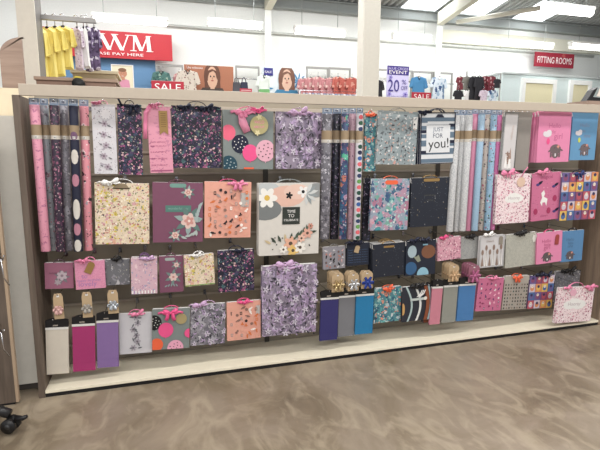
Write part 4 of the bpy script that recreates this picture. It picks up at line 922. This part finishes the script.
# ---- garments
def garment(label, px, pt, pb, wpx, Y, mat, sleeve=.8, flare=1.05, group=None, collar=None, stripes=None, kind='top', yaw=0, hz=True, name=None, cat='clothing'):
    a = P(px, pt, Y); b = P(px, pb, Y); h = a.z-b.z; w = (P(px+wpx/2, pt, Y)-P(px-wpx/2, pt, Y)).length
    name = name or next((k for k in ('blouse', 'shirt', 'cardigan', 'jacket', 'coat', 'vest') if k in label.split(' on ')[0].split(' by ')[0].split(' beside ')[0]), 'sweater')
    o = thing(name, label, cat, (a.x, Y, b.z), 0, yaw, group)
    mb = MB(); t = .05; n = 18
    if sleeve: ol = [(-.10, 1), (-.38, .93), (-.5, .93-.45*sleeve), (-.40, .90-.48*sleeve), (-.30, .74), (-.31*flare, .35), (-.34*flare, 0), (0, -.015), (.34*flare, 0), (.31*flare, .35), (.30, .74), (.40, .90-.48*sleeve), (.5, .93-.45*sleeve), (.38, .93), (.10, 1), (.04, .955), (-.04, .955)]
    else: ol = [(-.10, 1), (-.25, .95), (-.28, .75), (-.34*flare, .3), (-.42*flare, 0), (0, -.02), (.42*flare, 0), (.34*flare, .3), (.28, .75), (.25, .95), (.10, 1), (.04, .94), (-.04, .94)]
    pts = [(x*w, z*h) for x, z in ol][::-1]
    # puffed front and back: an inner outline pushed out
    cx, cz = 0, h*.5; inner = [(cx+(x-cx)*.72, cz+(z-cz)*.9) for x, z in pts]; m_ = len(pts)
    vs = [(x, -.006, z) for x, z in pts] + [(x, -t/2-.012*math.sin(9*x/w*PI), z) for x, z in inner] + [(x, .006, z) for x, z in pts] + [(x, t/2, z) for x, z in inner]
    fs = [tuple(range(m_, 2*m_))[::-1], tuple(range(3*m_, 4*m_))]
    for i in range(m_):
        j = (i+1) % m_
        fs += [(i, j, m_+j, m_+i), (2*m_+j, 2*m_+i, 3*m_+i, 3*m_+j), (j, i, 2*m_+i, 2*m_+j)]
    mb.add(vs, fs, mat, False); mb.build('fabric', o)
    if collar:
        mb = MB(); mb.strip([(-.09*w, -t/2-.006, .99*h), (0, -t/2-.012, .86*h), (.09*w, -t/2-.006, .99*h)], .035, collar, side=(0, -.5, 1)); mb.build('collar', o)
    if hz:
        mb = MB(); mb.tube([(-.3*w, 0, .93*h), (0, 0, 1.0*h), (.3*w, 0, .93*h)], .008, M_DARK, 6)
        mb.tube([(0, 0, h), (0, 0, h+.05), (.015, 0, h+.075), (.0, 0, h+.095), (-.02, 0, h+.08)], .004, M_CHROME, 5); mb.build('hanger', o)
    return o
YEL = mix_noise('pale_yellow_cloth', [(.35, '#ecd45e'), (.65, '#f8e684')], 14, .8, 4, .6, .3, (2, 1, .4))[0]
LIL = pattern('lilac_floral_cloth', '#cdbcc9', [(40, .3, ['#a88ba8', '#e4dce0', '#8a6f8c'], 1.2)], .8)
DKF = pattern('black_lilac_print_cloth', '#6d5a80', [(22, .42, ['#26202e', '#d8cfe0', '#463458'], 1.6)], .8)
PLAID = pattern('cream_plaid_cloth', '#d2c6b8', [(20, .36, ['#8c7a70', '#a98f80', '#d2c6b8', '#8c5a5a'], .2, (1, 1))], .8)
GRNF = pattern('green_print_cloth', '#4f7a74', [(12, .4, ['#2d4a4c', '#9fb9a8', '#39605c'], 1)], .8)
STRP = pattern('green_white_stripe_cloth', '#dce4dc', [(11, .5, ['#6fae6a', '#dce4dc'], 0, (.05, 1))], .8)
PKP = pattern('coral_pink_cloth', '#bf7c80', [(9, .4, ['#dcb4ae', '#9c555c', '#c98c88'], 1)], .8)
ORG = pattern('orange_red_cloth', '#b8584c', [(9, .4, ['#d99484', '#8c3c3c', '#c9786a'], 1)], .8)
BLJ = flat('#3f7fae', .8); LFP = pattern('blue_leaf_cloth', '#c9d4de', [(10, .42, ['#5f7c9c', '#8fa8c0', '#34507a'], 1.3, (1, .5))], .8)
BLKC = flat('#2c2b30', .85); MAR = pattern('maroon_cloth', '#7d2c38', [(12, .3, ['#c9a0a0', '#5c1f2a'], .8)], .8); GRYC = flat('#7f7c74', .85)
# yellow tops on the arm rail of the left post
p0 = P(22.5, 40, 1.3)
mb = MB(); a_ = P(22.5, 87, 1.3); b_ = P(38.5, 60, 1.3)
mb.box((a_.x, 1.3, 0.001), (b_.x, 1.32, 3.2), flat('#dcd4c6', .5)); mb.box((a_.x, 1.3205, 0.001), (b_.x, 1.52, 3.2), flat('#7d7a78', .5)); tag(mb.build('partition'), 'tall cream panel with grey edge standing behind the left end of the gondola', 'shop fitting')
ra = P(44, 17, 1.5); rb = P(96, 19, 1.5)
mb = MB(); mb.box((b_.x-.002+.003, 1.48, ra.z-.02), (rb.x, 1.51, ra.z+.012), flat('#8a8886', .4, .6)); tag(mb.build('wall_rail'), 'grey metal arm rail holding the yellow tops', 'rail')
specs = [('yellow blouse, leftmost on the grey arm rail', 38, 27, 88, 23, YEL), ('yellow blouse, second on the grey arm rail', 47, 27, 79, 24, YEL), ('yellow blouse, third on the grey arm rail', 55, 26.5, 76, 24, YEL),
         ('yellow blouse, last before the lilac top', 63, 26, 69, 26, YEL), ('lilac floral top between yellow and white tops', 77, 27, 70, 14, LIL), ('white vest top on the grey arm rail', 83.5, 27, 68, 13, M_WHITE),
         ('black and lilac print top in the grey arm rail cluster', 87, 26.5, 71, 13, DKF), ('black and lilac print top, last on the grey arm rail', 94, 27.5, 70, 15, DKF)]
for i, (lb, px, pt, pb, ww, mt) in enumerate(specs):
    garment(lb, px, pt, pb, ww, 1.56+.07*i, mt, sleeve=.8 if 'yellow' in lb or 'print' in lb else 0, flare=.9, group=None, yaw=0)
# tops on the far wall
garment('green print shirt on the wall by the blue panel', 161, 71, 100, 22, 9.3, GRNF, collar=M_DARK)
garment('cream plaid shirt beside the SALE sign', 187.5, 70, 100, 26, 9.2, PLAID, collar=M_DARK)
garment('pink edged top behind the plaid shirt', 179, 73, 100, 14, 9.45, PKP)
garment('green and white striped top between the portrait posters', 264, 75, 100, 17, 8.8, STRP, collar=M_NAVY)
for i, (px, mt, lb) in enumerate(((303, PKP, 'coral pink cardigan nearest the palm poster'), (310.5, PKP, 'coral pink cardigan, second from the palm poster'), (318, PKP, 'coral pink cardigan at the right of the first pink bay'), (325, PKP, 'coral pink top, first in the second bay'), (331.5, PKP, 'coral pink top, second in the second bay'), (338, ORG, 'orange red top, third in the second bay'), (345, ORG, 'orange red top nearest but one to the column'), (352, ORG, 'orange red top nearest the white column'))):
    garment(lb, px, 78-(i % 3)*.8, 101, 13, 9.2-.07*i, mt, group=None)
garment('bright blue jacket on the wall behind the small SALE sign', 419, 76.5, 101, 19, 9.2, BLJ, collar=M_NAVY)
garment('blue and white leaf print top right of the blue jacket', 439, 76.5, 101, 18, 9.2, LFP, collar=M_WHITE)
garment('dark grey top seen just right of the white column', 378, 80, 101, 14, 6.0, BLKC)
# handbags on the stand between the posters
for px, lb, c in ((236.5, 'dark grey handbag left on the white stand', '#4a4a50'), (244, 'navy handbag right on the white stand', '#2d3148')):
    a = P(px-4, 78, 5.6); b = P(px+4, 92, 5.6); w = b.x-a.x
    o = thing('handbag', lb, 'bag', (a.x+w/2, 5.6, b.z)); hh = a.z-b.z
    mb = MB(); mb.prism([(-w/2, 0), (w/2, 0), (w*.42, hh*.7), (-w*.42, hh*.7)], -.04, .04, flat(c)); bevel(mb.build('body', o), .01)
    mb = MB(); mb.tube([(-w*.25, 0, hh*.68), (-w*.2, 0, hh*.95), (0, 0, hh*1.05), (w*.2, 0, hh*.95), (w*.25, 0, hh*.68)], .008, flat(c), 6); mb.build('handle', o)
X0, Z0, X1, Z1 = rectpx(231, 92.2, 250, 100, 5.6)
mb = MB(); mb.box((X0, 5.5, 0.001), (X1, 5.75, Z1), M_WHITE); tag(mb.build('display_plinth'), 'white plinth under the two handbags', 'shop fitting')
# grey clothes rail row in the middle distance
X0, Z0, X1, Z1 = rectpx(300, 90, 367, 96, 4.6)
o = thing('clothes_rail', 'long low rail of packed hangers left of the white column', 'clothes rail', ((X0+X1)/2, 4.6, 0))
w = X1-X0
mb = MB(); mb.tube([(-w/2, 0, 0.001), (-w/2, 0, Z1-.02), (w/2, 0, Z1-.02), (w/2, 0, 0.001)], .014, M_CHROME, 8); mb.build('rail_frame', o)
for i in range(22):
    q = X0+.06+(w-.12)*i/21
    gm = MB(); c = ['#8a8c96', '#6d7080', '#a9aab2', '#5c6684'][i % 4]; hh = .62
    gm.prism([(-.19, 0), (.19, 0), (.17, hh*.75), (.21, hh*.55), (.23, hh*.6), (.17, hh*.93), (.04, hh), (-.04, hh), (-.17, hh*.93), (-.23, hh*.6), (-.21, hh*.55), (-.17, hh*.75)], -.015, .015, flat(c, .8))
    oo = gm.build('cardigan', None, (q, 4.6, Z1-.06-hh)); oo.rotation_euler = (0, 0, PI/2-.25)
    tag(oo, 'grey blue garment packed side on along the low rail left of the column', 'clothing', 'garments packed on the low rail')
# dark coats rack
X0, Z0, X1, Z1 = rectpx(466, 72.5, 500, 100, 8.3)
o = thing('clothes_rail', 'wall rack of dark coats left of the fitting room wall', 'clothes rail', ((X0+X1)/2, 8.3, 0)); w = X1-X0
mb = MB(); mb.tube([(-w/2, 0, 0.001), (-w/2, 0, Z1), (w/2, 0, Z1), (w/2, 0, 0.001)], .02, M_FR, 8); mb.tube([(-w/2, 0, Z1-.17), (w/2, 0, Z1-.17)], .014, M_CHROME, 6); mb.build('rail_frame', o)
for lb, px, pt, pb, ww, mt, yy in [('maroon print top, leftmost by the coat rack', 460.5, 76.5, 90, 9, MAR, 8.25), ('grey brown top beside the leftmost maroon top', 467.5, 76.5, 90, 11, GRYC, 8.2), ('charcoal coat, first on the coat rack', 474, 76, 101, 11, BLKC, 8.1), ('charcoal coat, second on the coat rack', 479.5, 76, 101, 11, BLKC, 8.02),
        ('maroon print coat in the middle of the rack', 486, 76, 91, 10, MAR, 8.1), ('maroon print coat at the right of the rack', 492, 76, 91, 10, MAR, 8.0), ('black top low at the left of the coat rack', 458.5, 90, 104, 11, BLKC, 8.1), ('pale top low on the rack between black ones', 467.5, 90.5, 104, 8, M_WHITE, 8.15),
        ('dusty pink print top low on the rack', 484, 90, 104, 10, LIL, 7.9), ('blue and white print top low on the rack right', 493, 90, 104, 11, LFP, 7.85), ('small black top on the right post of the rack', 497.5, 79, 88, 8, BLKC, 7.8)]:
    garment(lb, px, pt, pb, ww, yy, mt)

# ---- white column
a = P(361, 60, 2.4); b = P(378, 60, 2.4)
M_COL = flat('#e2ddd0', .5)
mb = MB(); mb.box((a.x+.02, 2.4, 0.001), (b.x+.02, 2.56, roofz(2.5)-.08), M_COL); o = mb.build('trim_11'); struct(bevel(o, .01))
# ---- cabinets and boards behind the header, left
X0, Z0, X1, Z1 = rectpx(36.5, 78, 116, 95, .9)
o = thing('storage_cabinet', 'brown wood cabinet top showing above the header at the left', 'shop fitting', ((X0+X1)/2, .9, 0)); w = X1-X0
mb = MB(); mb.box((-w/2, 0, .1), (w/2, .38, Z1-.02), flat('#8a6d5e', .6)); bevel(mb.build('carcass', o), .004)
mb = MB(); mb.box((-w/2-.01, -.01, Z1-.0195), (w/2+.01, .39, Z1), flat('#a58a78', .6)); mb.build('top', o)
mb = MB(); mb.box((-w/2+.02, .02, 0.001), (w/2-.02, .36, .0995), M_DARK); mb.build('kickboard', o)
a = P(78.5, 84, .86)
o = thing('spool', 'round black spool with a yellow edge on the brown cabinet front', 'spool', (a.x, .86, a.z))
mb = MB(); mb.tube([(0, -.02, 0), (0, .0398, 0)], .036, flat('#141414', .5), 20); mb.build('disc', o)
mb = MB(); mb.prism([(-.03, .036), (-.01, .048), (.02, .044), (.03, .034), (0, .0365)], -.01, .01, flat('#d8c243')); mb.build('yellow_tab', o)
X0, Z0, X1, Z1 = rectpx(70, 70, 118, 80, 2.3)
o = thing('display_table', 'cream wood display top behind the brown cabinet', 'table', ((X0+X1)/2, 2.3, 0)); w = X1-X0
mb = MB(); mb.box((-w/2, 0, Z1-.03), (w/2, .5, Z1), flat('#d9c8a4', .5)); bevel(mb.build('top', o), .004)
mb = MB(); mb.box((-w/2+.02, .02, Z1-.2), (w/2-.02, .48, Z1-.0305), flat('#c0ac8a', .6)); mb.build('apron', o)
for q in (-w/2+.05, w/2-.09):
    mb = MB(); mb.box((q, .04, 0.001), (q+.04, .44, Z1-.2005), flat('#b09c7c', .6)); mb.build('leg', o)

# ---- fittings to the left of the gondola
pr = P(27, 116, .10); pb = P(0, 250, .10)
mb = MB(); mb.box((-1.6, .10, .04), (XL-.036, .34, pr.z-.0), flat('#f0ece2', .55)); mb.box((-1.6, .12, 0.001), (XL-.05, .34, .0395), flat('#5a5450'))
tag(mb.build('end_cabinet'), 'plain off white end cabinet filling the gap left of the gondola', 'shop fitting')
zt = P(20, 87, .3).z
mb = MB(); mb.box((-1.6, .36, 0.001), (XL-.036, .5, zt), flat('#e3d3b4', .5)); tag(mb.build('back_cabinet'), 'cream lit cabinet behind the off white end cabinet', 'shop fitting')
z0, z1 = zt-.3, P(18, 37, .55).z; x0, x1 = P(-2, 60, .55).x, P(23, 60, .55).x
mb = MB(); rr = .10; xa = P(1, 50, .55).x-.01
poly = [(xa, z0), (x1, z0), (x1, z1), (xa+rr*1.2, z1)] + [(xa+rr*1.2-rr*1.2*math.sin(t), z1-rr*(1-math.cos(t))) for t in [PI/2*i/8 for i in range(1, 9)]] 
mb.prism([(x, z) for x, z in poly][::-1], .55, .575, M_WOOD if False else M_WOODX)
mb.box((xa+.02, .5755, 0.001), (x1-.02, .60, z0+.1), M_WOODX)
tag(bevel(mb.build('partition'), .002), 'brown wood panel with a rounded top corner, far left above the cream cabinet', 'shop fitting')
# nearer wood side board with wire hooks
Yb = -.03; q = P(13.5, 340, Yb)
o = thing('end_board', 'brown woodgrain end board with chrome prongs at the left edge', 'shop fitting', (q.x-.4, Yb, 0))
mb = MB(); mb.box((-.6, 0, .012), (.385, .022, 1.46), M_WOOD); mb.build('board', o)
mb = MB(); mb.box((.3855, -.001, .012), (.398, .023, 1.46), flat('#b39a80', .5)); mb.build('light_edge', o)
mb = MB(); mb.box((-.58, .004, 0.001), (.38, .02, .0115), M_DARK); mb.build('foot', o)
for py in (262, 335):
    p = P(3, py, Yb-.1); lx = p.x-(q.x-.4)
    mb = MB(); mb.tube([(lx-.04, -.001, p.z-Yb*0+.02), (lx-.03, -.05, p.z+.02), (lx, -.1, p.z+.01), (lx+.015, -.13, p.z+.035)], .004, M_CHROME, 8)
    mb.tube([(lx-.01, -.09, p.z+.012), (lx-.012, -.07, p.z-.08), (lx+.005, -.06, p.z-.12)], .003, M_CHROME, 6); mb.build('prong', o)
# castor foot of a rack, bottom left
a = P(11, 424, -.30); 
from_z = .045
pt = CAM + (FW + RT*((11-300)/F) - UP*((424-225)/F))*1; d_ = pt-CAM; t_ = (from_z-CAM.z)/d_.z; c = CAM+d_*t_
o = thing('castor', 'black twin wheel castor on a rack foot at the bottom left corner', 'castor', (c.x, c.y, 0))
for sg in (-1, 1):
    mb = MB(); mb.tube([(-.010+sg*.018, 0, 0.045), (.008+sg*.018, 0, 0.045)], .0315, flat('#1d1c1e', .4), 24); mb.tube([(sg*.0262, 0, 0.045), (sg*.0285, 0, 0.045)], .012, flat('#3a3a3c', .3), 12); w_ = mb.build('wheel', o); w_.rotation_euler = (0, 0, 1.25)
mb = MB(); mb.tube([(-.3, .05, .11), (-.12, .03, .115), (-.04, .01, .108), (0, 0, .094)], [.028, .028, .024, .02], flat('#232224', .35), 12); mb.build('rack_foot', o)
mb = MB(); mb.tube([(.02, 0, .07), (.05, -.01, .07), (.068, -.015, .078)], [.014, .011, .009], flat('#232224', .35), 8); mb.build('brake_tab', o)
# black and white card holder by the right end of the header
X0, Z0, X1, Z1 = rectpx(584, 84, 606, 99.5, .5)
o = thing('card_holder', 'black wedge stand holding a white card above the right end of the header', 'sign', ((X0+X1)/2, .5, Z0-.02)); w = X1-X0; h = Z1-Z0
mb = MB(); mb.prism([(-w/2, 0), (w/2, 0), (w/2, h*.25), (-w*.2, h*.3), (w*-.02, h*.95), (-w*.22, h*.75)], -.03, .03, flat('#1b1b1e', .4)); bevel(mb.build('stand', o), .003)
mb = MB(); mb.prism([(-w*.08, h*.35), (w*.45, h*.3), (w*.6, h*1.35), (w*.12, h*1.2)], -.034, -.0305, flat('#e6dcd2', .5)); mb.build('card', o)
X0, Z0, X1, Z1 = rectpx(578, 99.3, 610, 140, .5)
mb = MB(); mb.box((X0, .42, 0.001), (X1+.2, .62, Z1-.021), M_WOODX); tag(mb.build('end_cabinet'), 'wood cabinet behind the right end of the gondola', 'shop fitting')

# ------------------------------------------------------------------ light
def area(name, loc, size, power, rot=(0, 0, 0), col=(1, .97, .92)):
    l = bpy.data.lights.new(name, 'AREA'); l.shape = 'RECTANGLE'; l.size, l.size_y = size; l.energy = power; l.color = col
    o = bpy.data.objects.new(name, l); C.objects.link(o); o.location = loc; o.rotation_euler = rot
area('aisle_and_fill_light', (1.2, -.95, 3.3), (7, .25), 95)
area('aisle_and_fill_light', (1.2, -3.4, 3.2), (9, .5), 165, rot=(math.radians(35), 0, 0))  # added front fill from behind the camera, brightens the display face
area('column_fill', (2, 2.2, 4.4), (9, 1.5), 330, col=(1, 1, 1))  # unseen fill, added to brighten the column and left post
area('shop_floor_lights', (4, 5.5, 4.6), (12, 2), 330, col=(1, 1, 1))
area('back_wall_fill', (4, 8.2, 4.4), (16, .4), 170, rot=(math.radians(38), 0, 0), col=(1, 1, 1))  # unseen fill, added close to the back wall to whiten it
w_ = bpy.data.worlds.new('world'); scene.world = w_; w_.use_nodes = True
bg = w_.node_tree.nodes['Background']; bg.inputs[0].default_value = (.95, .97, 1, 1); bg.inputs[1].default_value = .55
vs_ = scene.view_settings; scene.display_settings.display_device = 'sRGB'
vs_.view_transform = 'Standard'; vs_.look = 'None'; vs_.exposure = 0; vs_.gamma = 1; vs_.use_curve_mapping = False
for o in list(C.objects):
    for kk in ('w', 'h'):
        if kk in o.keys(): del o[kk]
